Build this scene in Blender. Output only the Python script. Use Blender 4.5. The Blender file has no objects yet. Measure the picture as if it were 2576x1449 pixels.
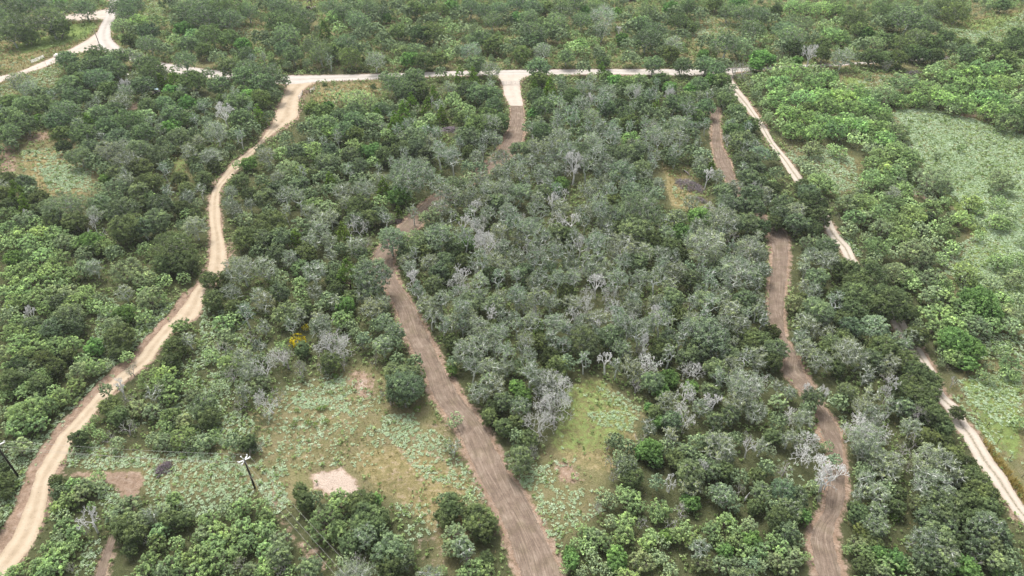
import bpy, math, random
import numpy as np
from mathutils import Vector, Matrix
R=math.radians
random.seed(7); rng=np.random.default_rng(11)
scene=bpy.context.scene; COL=scene.collection
# ------------------------------------------------------------ camera
CAM_H=95.0; PITCH=R(38.0); FPX=1740.0     # focal length in units of a 2576 px wide picture
cd=bpy.data.cameras.new('camera'); cam=bpy.data.objects.new('camera',cd); COL.objects.link(cam)
cam.location=(0,0,CAM_H); cam.rotation_euler=(math.pi/2-PITCH,0,0)
cd.sensor_width=36.0; cd.lens=36.0*FPX/2576.0; cd.clip_start=1.0; cd.clip_end=6000.0
scene.camera=cam
# ------------------------------------------------------------ sky, sun, exposure
SUN_EL=R(58); SUN_AZ=R(-25)
w=bpy.data.worlds.new('World'); scene.world=w; w.use_nodes=True
nt=w.node_tree; nt.nodes.clear()
sky=nt.nodes.new('ShaderNodeTexSky'); sky.sky_type='NISHITA'; sky.sun_disc=False
sky.sun_elevation=SUN_EL; sky.sun_rotation=SUN_AZ; sky.dust_density=4.0; sky.air_density=1.0; sky.ozone_density=1.0
hs=nt.nodes.new('ShaderNodeHueSaturation'); hs.inputs['Saturation'].default_value=0.22
bg=nt.nodes.new('ShaderNodeBackground'); bg.inputs['Strength'].default_value=0.15
wo=nt.nodes.new('ShaderNodeOutputWorld')
nt.links.new(sky.outputs[0],hs.inputs['Color']); nt.links.new(hs.outputs[0],bg.inputs['Color']); nt.links.new(bg.outputs[0],wo.inputs['Surface'])
sd=bpy.data.lights.new('sun','SUN'); sd.energy=2.1; sd.angle=R(20); sd.color=(1.0,0.97,0.92)
sun=bpy.data.objects.new('sun',sd); COL.objects.link(sun)
sdir=Vector((math.sin(SUN_AZ)*math.cos(SUN_EL),math.cos(SUN_AZ)*math.cos(SUN_EL),math.sin(SUN_EL)))
sun.rotation_euler=sdir.to_track_quat('Z','Y').to_euler(); sun.location=(0,0,200)
scene.view_settings.view_transform='Standard'; scene.view_settings.look='None'
scene.cycles.volume_bounces=0
scene.view_settings.gamma=1.0; scene.view_settings.exposure=0.90
try: scene.cycles.max_bounces=5; scene.cycles.diffuse_bounces=3; scene.cycles.transparent_max_bounces=4
except Exception: pass

# ------------------------------------------------------------ helpers
_cp,_sp=math.cos(PITCH),math.sin(PITCH)
def at(px,py,z=0.0):
    """point at height z seen in direction (px,py)"""
    x=(px-1288)/FPX; y=(py-724.5)/FPX
    dy=_cp-y*_sp; dz=-_sp-y*_cp
    t=(CAM_H-z)/(-dz)
    return Vector((x*t,dy*t,z)),t
def P(px,py,z=0.0):
    return at(px,py,z)[0]
def proj(v):
    x,y,z=v[0],v[1],v[2]-CAM_H
    f=y*_cp-z*_sp; d=-y*_sp-z*_cp
    return 1288+FPX*x/f, 724.5+FPX*d/f, f
def tag(o,label=None,cat=None,group=None,kind=None):
    if label: o['label']=label
    if cat: o['category']=cat
    if group: o['group']=group
    if kind: o['kind']=kind
    return o
def empty(name,loc,rz=0,sc=None):
    o=bpy.data.objects.new(name,None); COL.objects.link(o); o.empty_display_size=0.5
    o.location=loc; o.rotation_euler=(0,0,rz)
    if sc: o.scale=sc
    return o
def mesh_np(name,V,F,mats,fmat=None,attrs=None,smooth=False):
    """V (n,3); F (m,k) all faces with k corners"""
    V=np.asarray(V,dtype=np.float32); F=np.asarray(F,dtype=np.int32)
    me=bpy.data.meshes.new(name); m,k=F.shape
    me.vertices.add(len(V)); me.vertices.foreach_set('co',V.ravel())
    me.loops.add(m*k); me.loops.foreach_set('vertex_index',F.ravel())
    me.polygons.add(m); me.polygons.foreach_set('loop_start',np.arange(0,m*k,k,dtype=np.int32))
    try: me.polygons.foreach_set('loop_total',np.full(m,k,dtype=np.int32))
    except Exception: pass
    for mt in mats: me.materials.append(mt)
    if fmat is not None: me.polygons.foreach_set('material_index',np.asarray(fmat,dtype=np.int32))
    if smooth: me.polygons.foreach_set('use_smooth',np.ones(m,dtype=bool))
    me.update(calc_edges=True)
    for n,(dom,typ,arr) in (attrs or {}).items():
        a=me.attributes.new(n,typ,dom)
        a.data.foreach_set('value' if typ=='FLOAT' else ('color' if 'COLOR' in typ else 'vector'),np.asarray(arr,dtype=np.float32).ravel())
    return me
def obj(name,me,parent=None,loc=None):
    o=bpy.data.objects.new(name,me); COL.objects.link(o)
    if parent: o.parent=parent
    if loc is not None: o.location=loc
    return o
class MB:
    """collects boxes, bars and tubes and links them as one mesh"""
    def __init__(s): s.v=[]; s.f=[]
    def _add(s,vs,fs):
        n=len(s.v); s.v+=[tuple(v) for v in vs]; s.f+=[tuple(i+n for i in f) for f in fs]
    def box(s,c,d,rz=0,M=None):
        c=Vector(c); h=Vector(d)/2; vs=[]
        for sx in(-1,1):
            for sy in(-1,1):
                for sz in(-1,1): vs.append(Vector((sx*h.x,sy*h.y,sz*h.z)))
        m=(M or Matrix.Rotation(rz,3,'Z')); vs=[m@v+c for v in vs]
        s._add(vs,[(0,1,3,2),(4,6,7,5),(0,4,5,1),(2,3,7,6),(0,2,6,4),(1,5,7,3)])
    def bar(s,a,b,wd,ht=None):
        a=Vector(a); b=Vector(b); d=b-a; L=d.length
        q=d.to_track_quat('X','Z').to_matrix()
        s.box((a+b)/2,(L,wd,ht or wd),M=q)
    def tube(s,pts,rad,n=8,cap=True):
        pts=[Vector(p) for p in pts]
        rad=list(rad) if hasattr(rad,'__len__') else [rad]*len(pts)
        base=len(s.v)
        for i,p in enumerate(pts):
            d=(pts[min(i+1,len(pts)-1)]-pts[max(i-1,0)]).normalized()
            u=d.orthogonal().normalized() if i==0 else (u-d*u.dot(d)).normalized()
            v=d.cross(u)
            for k in range(n):
                a=2*math.pi*k/n; s.v.append(tuple(p+(u*math.cos(a)+v*math.sin(a))*rad[i]))
        for i in range(len(pts)-1):
            for k in range(n):
                a=base+i*n+k; b=base+i*n+(k+1)%n; s.f.append((a,b,b+n,a+n))
        if cap:
            s.f.append(tuple(base+k for k in reversed(range(n))))
            e=base+(len(pts)-1)*n; s.f.append(tuple(e+k for k in range(n)))
    def quad(s,*p): s._add(p,[tuple(range(len(p)))])
    def build(s,name,mat,parent=None,bevel=0,smooth=False):
        me=bpy.data.meshes.new(name); me.from_pydata(s.v,[],s.f); me.update(); me.materials.append(mat)
        if smooth:
            for p in me.polygons: p.use_smooth=True
        o=obj(name,me,parent)
        if bevel:
            b=o.modifiers.new('bevel','BEVEL'); b.width=bevel; b.segments=2; b.limit_method='ANGLE'
        return o

# ------------------------------------------------------------ materials
def newmat(name):
    m=bpy.data.materials.new(name); m.use_nodes=True; n=m.node_tree; n.nodes.clear()
    out=n.nodes.new('ShaderNodeOutputMaterial'); return m,n,out
def N(n,t,**kw):
    x=n.nodes.new(t)
    for k,v in kw.items():
        if k.startswith('i_'):
            x.inputs[int(k[2:]) if k[2:].isdigit() else k[2:]].default_value=v
        else: setattr(x,k,v)
    return x
def L(n,a,b): n.links.new(a,b)
def ramp(n,fac,stops,interp='LINEAR'):
    r=n.nodes.new('ShaderNodeValToRGB'); r.color_ramp.interpolation=interp
    e=r.color_ramp.elements
    while len(e)<len(stops): e.new(0.5)
    for i,(p,c) in enumerate(stops):
        e[i].position=p; e[i].color=(*c,1) if len(c)==3 else c
    L(n,fac,r.inputs[0]); return r.outputs[0]
def noise(n,vec,scale,detail=4,rough=0.6,dist=0.0):
    x=n.nodes.new('ShaderNodeTexNoise'); x.inputs['Scale'].default_value=scale; x.inputs['Detail'].default_value=detail
    x.inputs['Roughness'].default_value=rough; x.inputs['Distortion'].default_value=dist
    if vec is not None: L(n,vec,x.inputs['Vector'])
    return x.outputs['Fac']
def mixc(n,fac,a,b,mode='MIX'):
    x=n.nodes.new('ShaderNodeMix'); x.data_type='RGBA'; x.blend_type=mode
    for s,v in ((x.inputs[0],fac),(x.inputs[6],a),(x.inputs[7],b)):
        if hasattr(v,'is_linked') : L(n,v,s)
        else: s.default_value=(v if not hasattr(v,'__len__') else ((*v,1) if len(v)==3 else v))
    return x.outputs[2]
def mth(n,op,a,b=None,c=None,clamp=False):
    x=n.nodes.new('ShaderNodeMath'); x.operation=op; x.use_clamp=clamp
    for i,v in enumerate((a,b,c)):
        if v is None: continue
        if hasattr(v,'is_linked'): L(n,v,x.inputs[i])
        else: x.inputs[i].default_value=v
    return x.outputs[0]
def plain(name,col,rough=0.7,metal=0.0,var=0.25,scale=6.0):
    m,n,out=newmat(name); tc=N(n,'ShaderNodeTexCoord')
    f=noise(n,tc.outputs['Object'],scale,5,0.65)
    c=ramp(n,f,[(0.3,tuple(x*(1-var) for x in col)),(0.7,tuple(min(1,x*(1+var)) for x in col))])
    b=N(n,'ShaderNodeBsdfPrincipled'); L(n,c,b.inputs['Base Color']); b.inputs['Roughness'].default_value=rough; b.inputs['Metallic'].default_value=metal
    L(n,b.outputs[0],out.inputs[0]); return m
def leaf_mat(name,trans=0.28):
    m,n,out=newmat(name)
    oi=N(n,'ShaderNodeObjectInfo'); at_=N(n,'ShaderNodeAttribute',attribute_name='v')
    # leaf-to-leaf variation of the leaf colour itself: young tips paler and yellower
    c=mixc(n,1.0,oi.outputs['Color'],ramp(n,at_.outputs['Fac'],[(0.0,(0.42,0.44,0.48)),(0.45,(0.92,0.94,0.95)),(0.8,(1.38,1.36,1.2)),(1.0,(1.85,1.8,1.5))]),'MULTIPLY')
    d=N(n,'ShaderNodeBsdfDiffuse'); t=N(n,'ShaderNodeBsdfTranslucent'); L(n,c,d.inputs[0]); L(n,c,t.inputs[0])
    mx=N(n,'ShaderNodeMixShader'); mx.inputs[0].default_value=trans
    L(n,d.outputs[0],mx.inputs[1]); L(n,t.outputs[0],mx.inputs[2]); L(n,mx.outputs[0],out.inputs[0]); return m
def bark_mat(name,c0,c1):
    m,n,out=newmat(name); tc=N(n,'ShaderNodeTexCoord')
    f=noise(n,tc.outputs['Object'],3.0,5,0.7)
    oi=N(n,'ShaderNodeObjectInfo')
    c=ramp(n,f,[(0.35,c0),(0.65,c1)])
    c=mixc(n,1.0,c,oi.outputs['Color'],'MULTIPLY')
    d=N(n,'ShaderNodeBsdfDiffuse'); L(n,c,d.inputs[0]); L(n,d.outputs[0],out.inputs[0]); return m
LEAF=leaf_mat('leaves',.38)
GREYTWIG=bark_mat('grey_twigs',(0.32,0.31,0.31),(0.56,0.55,0.55))
BARK=bark_mat('lichened_bark',(0.34,0.36,0.32),(0.74,0.77,0.72))
DARKBARK=bark_mat('brown_bark',(0.06,0.05,0.042),(0.16,0.145,0.13))
DEAD=bark_mat('bleached_wood',(0.54,0.53,0.51),(0.82,0.81,0.79))
# ------------------------------------------------------------ where the trees stand
# per sixteenth of the view: crown centre and crown width, one letter for the kind
TILES={}
TILES[0,0]="""10,8,35,O 35,6,35,O 62,10,25,O 50,22,40,O 20,28,40,O 85,9,28,O 3,20,25,O 12,35,30,O 28,36,22,D 40,38,30,O 58,28,25,D 60,4,18,B
118,8,25,O 132,6,30,O 128,14,25,O 168,3,18,O 180,8,20,O 195,10,45,O 225,10,45,D 250,12,25,O 205,18,40,O 230,20,35,O 178,20,20,O 215,5,30,O
122,27,25,m 140,22,22,M 158,22,20,M 138,32,22,O 130,40,18,D 150,33,25,O 150,45,28,O 185,30,20,B 195,36,22,M 213,35,35,D 232,40,25,D 190,45,25,O 205,52,20,D 245,45,20,B 248,55,22,O 192,56,28,O 175,40,18,M 165,50,20,O 218,58,20,O 235,63,25,O 250,70,30,O
57,53,18,D 68,62,25,O 78,70,22,O 98,57,32,D 92,68,28,O 108,65,28,O 120,58,22,O 132,55,18,G 140,60,18,G 118,72,22,O 100,80,30,O 85,82,25,D 70,85,25,O 110,90,22,D 148,66,28,O 155,72,30,D 162,81,10,C 176,78,18,C 172,92,16,B 180,98,18,D 195,83,28,D 208,75,15,O 220,85,25,O 245,78,25,O 142,86,26,O 125,88,12,X 127,94,20,G 99,98,18,m
20,83,28,G 30,90,22,G 42,95,20,O 12,105,30,D 25,108,25,O 45,105,25,O 75,98,28,O 62,92,20,O 65,112,32,O 58,122,25,O 12,120,30,O 25,125,25,O 10,135,25,O 38,120,12,B
120,103,25,G 112,112,25,O 100,118,30,O 90,125,18,C 150,108,22,O 165,105,22,O 142,120,30,m 130,125,35,D 110,130,30,O 85,135,30,O 62,135,20,D 120,140,30,O 145,135,25,O 160,132,15,G 172,128,20,B 175,115,25,O 190,105,20,B 207,106,18,L 208,124,16,L 197,97,12,G 190,120,20,D 226,116,16,X 218,135,30,G 240,105,30,O 243,120,28,O 238,135,20,O 252,130,20,O 250,98,20,B 180,140,25,O"""
TILES[1,0]="""8,4,20,O 25,8,30,O 40,10,30,O 22,22,30,D 38,28,35,D 30,35,35,O 50,18,25,O 59,11,8,D 75,8,25,O 88,12,28,O 80,18,22,M 100,18,25,O 95,5,22,O 112,8,25,O 125,12,25,O 130,18,16,B 118,20,22,O 105,22,28,O 140,8,22,O 150,12,20,O 160,10,22,D 172,5,22,O 185,10,25,M 178,20,22,O 195,8,20,B 205,14,22,O 215,8,25,O 230,12,25,O 245,10,25,O 238,20,25,O 252,20,20,O 70,2,10,D
69,30,15,C 83,28,20,M 5,38,22,O 15,45,18,O 3,52,15,M 28,50,22,O 38,55,25,O 55,48,28,O 65,55,28,O 80,52,25,D 92,46,30,O 95,58,28,D 105,35,22,O 108,50,22,O 120,30,22,O 128,38,20,O 124,42,18,M 135,45,18,O 143,32,22,D 155,32,20,O 165,35,25,D 178,32,30,D 150,22,18,M 190,25,20,M 198,30,20,M 210,28,20,m 188,40,20,m 145,50,22,m 160,50,22,m 155,60,22,B 145,62,18,M 170,62,22,D 185,60,20,D 195,55,18,M 205,52,20,O 225,40,25,O 215,52,25,G 222,62,25,O 240,45,25,D 252,50,18,O 200,45,15,M
120,61,24,G 186,73,14,O 237,70,22,G 15,75,30,O 8,85,28,O 25,82,20,O 5,100,22,D 20,95,18,O 18,110,15,O 3,115,16,C 69,86,5,D
140,85,30,O 158,80,25,O 130,78,15,O 150,92,25,O 165,92,22,D 179,94,12,C 157,103,16,C 148,115,18,C 172,107,12,C 187,115,14,C 205,75,14,C 218,77,16,C 204,92,16,m 212,90,22,O 225,95,25,O 238,95,22,O 240,108,22,O 232,117,22,D 236,125,25,G 205,108,20,M 198,100,20,M 215,112,16,M 222,128,28,D 245,125,22,D
85,97,18,M 105,103,35,m 100,112,25,O 125,110,22,O 57,110,20,D 73,107,12,B 66,115,22,D 57,122,18,M 50,130,20,O 70,125,25,O 85,118,22,O 98,122,25,O 112,125,18,O 123,117,12,C 118,122,25,m 140,125,18,C 90,132,25,O 75,133,22,M 60,137,18,O 100,137,22,D 115,138,20,O 130,135,16,M 165,128,20,M 175,120,18,M 178,127,12,D 160,140,25,O 212,138,26,O 177,102,4,X 118,88,8,D"""
TILES[2,0]="""5,5,25,O 22,8,25,O 35,8,22,D 50,12,28,O 65,5,25,O 45,22,30,O 18,20,25,O 5,18,18,B 20,35,35,O 8,30,20,O 35,32,25,O 8,45,22,O 22,42,25,O 30,52,22,G 10,55,22,D 48,35,22,O 62,35,16,M 70,20,25,O 72,12,14,B 92,15,32,G 90,30,25,G 82,33,20,O 105,12,12,B 115,18,18,O 118,28,22,O 108,32,8,X 128,10,25,O 140,15,28,O 150,20,22,O 160,8,20,B 165,12,20,O 178,8,25,D 190,15,22,O 168,22,25,D 180,28,16,D 130,25,25,O 145,30,28,O 135,40,35,O 120,45,22,O 150,42,22,O 162,45,25,G 170,35,18,O 110,40,16,B 100,46,12,M 70,45,22,M 60,48,20,M 82,42,16,M 55,57,22,O 72,52,18,M 88,55,18,O 92,63,14,D 145,50,20,m 158,55,22,D 118,58,20,O 140,60,24,O 170,64,22,O 195,63,25,O 185,62,18,O 193,55,14,B 218,12,25,O 235,15,30,O 250,15,25,O 222,28,28,O 240,30,30,O 205,5,20,D 228,5,20,B 215,45,35,O 195,42,22,O 230,48,35,m 235,40,20,O 250,40,20,M 250,58,20,B 245,65,18,B 220,65,20,H 235,70,22,H 210,60,20,O
27,67,28,O 28,80,18,D 72,68,18,O 90,70,12,C 95,78,18,D 102,83,18,B 38,87,14,C 48,82,18,O 42,95,10,C 22,88,12,C 55,92,20,O 72,88,24,G 80,80,14,G 60,98,20,D 95,92,20,G 115,85,20,D 128,83,25,O 122,92,22,G 138,90,18,D 150,80,20,D 140,97,20,S 158,88,16,B 180,90,16,B 188,85,22,O 200,80,14,B 212,82,18,D 206,72,22,O 175,100,22,O 160,97,12,X 125,97,12,X 145,105,10,C 130,105,22,O 25,98,22,O 40,102,16,M 30,108,25,O 70,105,22,G 78,102,10,X 90,103,22,S 108,108,22,O 115,115,22,O 95,110,22,O 50,110,20,S 60,118,20,S 80,118,22,G 45,125,20,S 22,115,14,B 18,128,18,O 30,135,22,O 48,138,20,G 65,135,18,O 75,128,16,S 90,130,20,S 105,125,16,O 120,125,25,D 135,112,20,O 150,115,20,O 162,105,25,O 178,108,20,S 195,108,22,O 185,118,18,D 215,100,22,O 225,112,22,O 210,95,18,O 218,90,16,O 228,120,20,O 240,125,22,D 225,132,22,D 232,142,25,O 165,125,22,G 155,130,16,O 140,125,16,H 148,138,20,S 165,140,20,S 180,136,18,O 100,138,20,S 120,140,22,M 80,142,20,G 250,80,20,M 245,92,14,M 254,105,16,M 256,120,14,M"""
TILES[3,0]="""5,20,20,O 15,30,28,O 8,10,15,D 25,8,25,M 40,10,25,M 55,8,25,M 70,10,22,M 28,25,35,m 22,38,35,O 45,38,22,O 58,25,16,M 70,22,18,M 65,35,25,M 55,45,20,D 75,40,22,M 88,20,28,D 92,30,20,D 98,33,18,B 115,10,28,D 110,22,20,O 135,10,25,O 140,20,40,O 155,25,30,O 125,22,22,D 160,12,25,O 175,8,25,D 190,12,30,D 192,22,25,O 215,18,22,O 235,5,18,D 252,20,18,O 230,28,15,M 195,29,8,m 165,28,20,O 148,30,15,H 112,35,15,M 105,45,28,m 92,45,20,O 120,42,25,D 135,45,28,D 150,40,28,O 165,45,25,D 178,38,20,D 182,48,18,O 12,47,20,O 10,52,12,G 3,60,14,B 25,48,20,D 35,50,18,D 42,56,18,X 55,55,20,D 75,57,28,G 83,50,16,M 92,58,15,O 105,58,22,D 118,60,20,D 130,60,22,D 145,53,22,D 155,56,20,D 168,56,20,D 18,62,18,M 30,62,15,B 120,65,14,H 195,45,18,D 205,38,14,D 218,45,18,D 200,55,25,O 215,55,20,M 230,50,25,D 245,45,22,D 252,35,22,D 240,60,22,D 255,55,15,D 210,62,20,D 190,60,16,M 175,66,16,M
10,70,20,M 28,73,28,M 50,70,20,M 60,80,25,M 10,85,28,M 25,90,25,m 45,85,25,M 70,88,20,M 35,100,30,M 55,98,25,M 10,100,28,M 75,98,28,M 90,95,25,M 105,98,22,m 60,108,28,M 85,110,28,M 100,105,25,M 118,95,30,m 130,100,22,M 115,112,22,M 18,115,25,M 35,118,25,M 55,122,25,M 80,122,28,M 25,132,26,M 45,135,25,M 68,132,25,M 95,128,22,M 110,130,28,M 90,140,20,M 130,132,25,m 118,140,22,M 15,126,18,M
100,75,10,M 140,85,28,m 125,85,18,M 155,75,20,M 165,72,20,M 172,68,14,M 160,92,30,M 175,100,25,M 150,100,22,M 185,78,25,M 200,72,25,M 215,70,25,M 232,68,25,M 250,65,18,M 185,92,22,M 200,88,28,M 215,85,28,M 235,85,30,M 252,80,20,M 195,105,28,M 215,98,25,M 230,100,25,M 250,98,20,M 225,112,28,M 245,112,28,M 240,123,26,m 185,110,15,m 255,126,15,D"""
TILES[0,1]="""12,0,14,O 65,3,15,D 90,3,22,O 80,12,25,O 95,18,20,O 108,8,25,G 125,5,25,G 140,8,28,O 160,10,25,O 170,5,15,O 130,18,28,G 120,28,22,O 105,25,18,O 142,25,25,D 150,38,28,D 128,38,20,G 105,35,12,B 98,45,18,m 118,45,25,m 140,48,22,O 25,40,22,O 40,55,22,D 30,50,20,O 8,35,16,D 5,50,18,D 18,50,22,C 25,62,16,C 10,62,18,D 38,66,16,D 65,62,40,O 75,78,25,D 55,76,25,D 100,60,25,O 95,72,18,G 125,68,35,O 128,85,35,D 145,85,25,O 162,62,28,O 158,78,28,O 150,53,14,M 190,10,20,G 200,8,16,D 212,12,25,G 195,18,15,D 215,22,14,D 205,35,20,D 180,35,20,D 188,45,18,D 190,55,18,G 198,60,14,m 183,65,18,D 187,70,14,M 197,71,12,D 250,20,18,B 245,12,12,M 242,38,18,D 250,50,16,D 232,48,16,G 231,60,16,G 237,68,20,G 246,75,20,m 248,95,28,D
196,84,26,G 172,105,46,D 185,118,30,D 165,122,25,D
10,72,22,M 25,78,25,m 10,85,22,M 35,80,20,M 20,92,22,M 40,92,22,M 55,92,25,M 65,100,22,m 50,105,20,M 30,100,25,M 8,102,20,M 15,115,22,B 30,112,22,M 45,115,25,M 60,118,25,M 78,100,20,M 95,98,28,B 85,112,22,m 105,105,22,M 115,110,20,O 30,125,25,M 12,130,22,M 50,130,25,M 68,132,22,M 85,125,22,m 95,125,20,G 130,128,35,m 145,135,25,m 165,138,18,M 35,140,25,M 15,142,22,M 60,142,20,M 95,84,16,X 27,72,8,X
214,130,20,D 245,128,34,G 226,136,18,D"""
TILES[1,1]="""5,5,12,O 10,12,22,G 25,10,20,M 40,8,22,O 55,8,25,M 75,8,22,O 60,12,10,C 72,18,25,O 85,12,20,M 95,12,22,O 100,5,22,M 110,8,16,B 120,8,22,B 130,12,22,D 145,8,25,D 160,5,22,O 172,12,20,O 185,8,20,S 198,12,22,S 215,8,16,D 118,18,16,M 105,22,22,O 95,25,18,m 88,25,14,O 30,25,25,m 45,28,22,M 35,38,20,O 45,42,22,O 20,45,22,O 10,55,25,O 30,52,22,S 42,55,20,S 55,50,16,O 65,35,20,O 75,38,14,C 88,48,24,G 100,38,18,O 113,35,20,m 110,45,25,G 128,43,14,C 154,32,50,L 145,50,26,B 125,58,18,M 130,50,8,M 60,62,24,M 72,65,22,m 55,68,20,G 75,75,22,G 65,78,25,G 105,64,28,D 125,70,22,O 115,75,22,D 98,78,22,O 158,68,12,S 143,68,9,C 135,75,12,M 105,82,22,W 88,92,20,C 100,102,26,G 110,100,20,H 15,82,35,D 8,95,25,O 25,95,25,O 45,85,25,m 40,95,16,C 65,88,25,G 55,100,22,G 75,98,18,G 75,110,16,G 50,110,25,D 35,115,22,G 20,110,22,O 10,125,28,G 60,130,28,G 25,135,20,m 45,125,22,M 45,140,18,M 80,125,18,O 92,130,26,C 108,118,14,m 78,135,20,D 105,110,16,O
136,97,34,L 148,112,14,O 185,95,35,L 160,100,25,O 170,108,20,D 150,118,14,G 155,125,18,G 158,135,14,X 120,136,45,L 175,120,22,G 190,118,20,O 185,130,22,O 200,105,22,D 175,75,25,m 185,65,20,G 200,55,20,G 190,50,18,S 184,45,18,S 200,42,22,O 212,24,16,L 225,25,18,L 215,35,20,m 228,35,18,G 240,15,14,S 250,15,16,S 245,30,20,G 235,45,22,G 250,45,22,G 215,55,20,G 228,60,20,G 220,66,12,X 215,50,16,S 240,60,20,O 245,75,14,H 208,82,14,X 225,88,14,X 210,95,20,S 232,102,28,W 231,104,22,X 245,90,22,G 250,105,20,G 215,100,18,B 240,118,20,G 225,120,20,S 220,126,8,X 250,125,20,G 235,130,20,D 208,133,14,X 200,140,20,W 225,140,20,S 180,142,20,O 210,118,20,D 195,130,20,D"""
TILES[2,1]="""8,5,20,O 25,3,20,S 40,5,20,S 20,15,16,G 35,18,18,G 8,20,18,S 10,30,18,S 45,25,18,G 28,28,16,G 62,24,22,X 45,10,14,S 55,12,20,S 70,10,22,O 85,8,22,S 100,8,20,O 75,22,18,S 87,25,14,G 95,18,18,G 110,30,30,L 115,12,22,O 125,8,22,O 130,25,22,O 125,15,20,M 95,38,16,G 82,42,14,G 50,40,16,B 43,45,16,B 58,52,26,G 8,50,26,L 30,50,20,O 40,60,14,X 25,68,20,S 50,65,20,G 45,75,18,W 60,80,14,X 75,50,18,S 88,60,20,S 78,68,18,G 90,70,18,S 98,48,16,S 100,60,22,D 120,48,25,L 145,52,20,L 135,42,16,O 125,70,42,O 125,85,34,O 105,85,22,D 92,78,16,G 155,10,14,O 165,8,16,S 160,15,16,O 177,8,18,O 192,12,20,L 190,28,16,O 200,25,12,C 207,32,14,G 196,33,12,X 235,17,26,O 250,10,22,L 245,25,22,O 238,35,20,O 225,45,20,G 212,48,20,O 250,40,18,O 240,50,22,O 180,58,16,G 215,60,26,L 232,62,20,O 245,65,22,O 165,75,24,L 155,90,22,L 170,88,22,B 190,75,28,B 212,78,35,G 225,80,22,O 238,80,22,O 250,85,20,D 160,105,25,D 140,95,25,D 110,105,35,G 108,103,24,W 85,102,22,S 68,102,18,X 55,92,20,D 45,90,20,O 30,95,22,S 15,88,20,S 22,82,20,G 5,82,16,S 8,95,18,G 15,105,20,W 25,105,18,S 45,100,12,G 55,108,20,S 40,112,20,S 5,115,20,G 25,120,20,S 38,125,16,L 12,130,22,O 60,122,20,G 75,118,16,S 80,128,20,G 60,135,20,S 45,138,20,S 95,128,22,G 112,122,20,S 105,138,20,S 125,120,22,O 138,108,16,M 150,110,18,G 152,120,16,G 170,115,20,D 178,125,18,L 165,130,24,G 180,137,20,O 195,105,38,G 197,103,26,W 205,115,25,G 238,108,30,G 240,106,20,W 250,112,20,G 228,100,25,H 225,130,40,G 228,126,20,W 210,125,20,O 242,135,18,O 145,138,20,S 130,135,18,G 85,142,16,X 28,140,22,S"""
TILES[3,1]="""5,12,14,O 8,30,18,O 5,45,18,D 15,60,25,O 12,72,25,O 28,68,25,G 30,80,26,O 8,80,18,D 35,42,18,D 42,48,24,O 45,62,30,D 50,75,26,D 45,85,18,D 52,40,28,M 62,45,20,M 42,100,22,m 55,98,16,O 60,105,26,O 60,118,28,G 45,112,20,G 50,135,25,O 38,126,16,G 78,127,26,D 100,132,38,D 90,140,30,D 115,137,25,D
45,5,22,m 35,18,16,m 42,25,20,m 72,8,18,M 65,5,15,M 105,5,20,m 115,12,25,M 130,8,25,M 140,10,20,M 145,15,22,M 105,20,22,M 120,25,22,M 135,22,20,M 105,35,28,M 120,42,25,M 135,48,22,M 95,45,20,M 80,60,25,m 95,60,28,M 110,55,20,M 125,60,25,M 115,70,28,M 100,75,22,m 85,75,22,M 82,85,20,m 140,60,20,M 145,72,28,M 130,78,28,M 115,85,25,m 135,90,28,M 150,65,18,M 165,65,22,M 128,30,22,M 165,35,42,m 175,45,22,m 178,58,14,M 195,4,10,M 170,12,10,m 235,38,28,m 205,60,22,M 212,65,14,M 232,58,16,M 240,72,20,m 195,75,22,M 185,72,12,m 210,80,14,m 230,78,22,M 240,82,12,M 212,92,14,M 170,85,20,M 178,92,22,M 165,98,20,m 110,105,28,M 125,100,16,M 130,110,20,m 150,110,35,m 155,120,25,m 107,115,18,m 100,95,16,m 130,130,30,m 140,135,22,M 145,142,20,M 165,135,28,m 175,142,25,M 200,132,28,M 215,138,20,m 235,120,22,M 250,115,18,M 245,135,22,m 228,140,20,m 255,130,14,M 256,98,12,m"""
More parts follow.
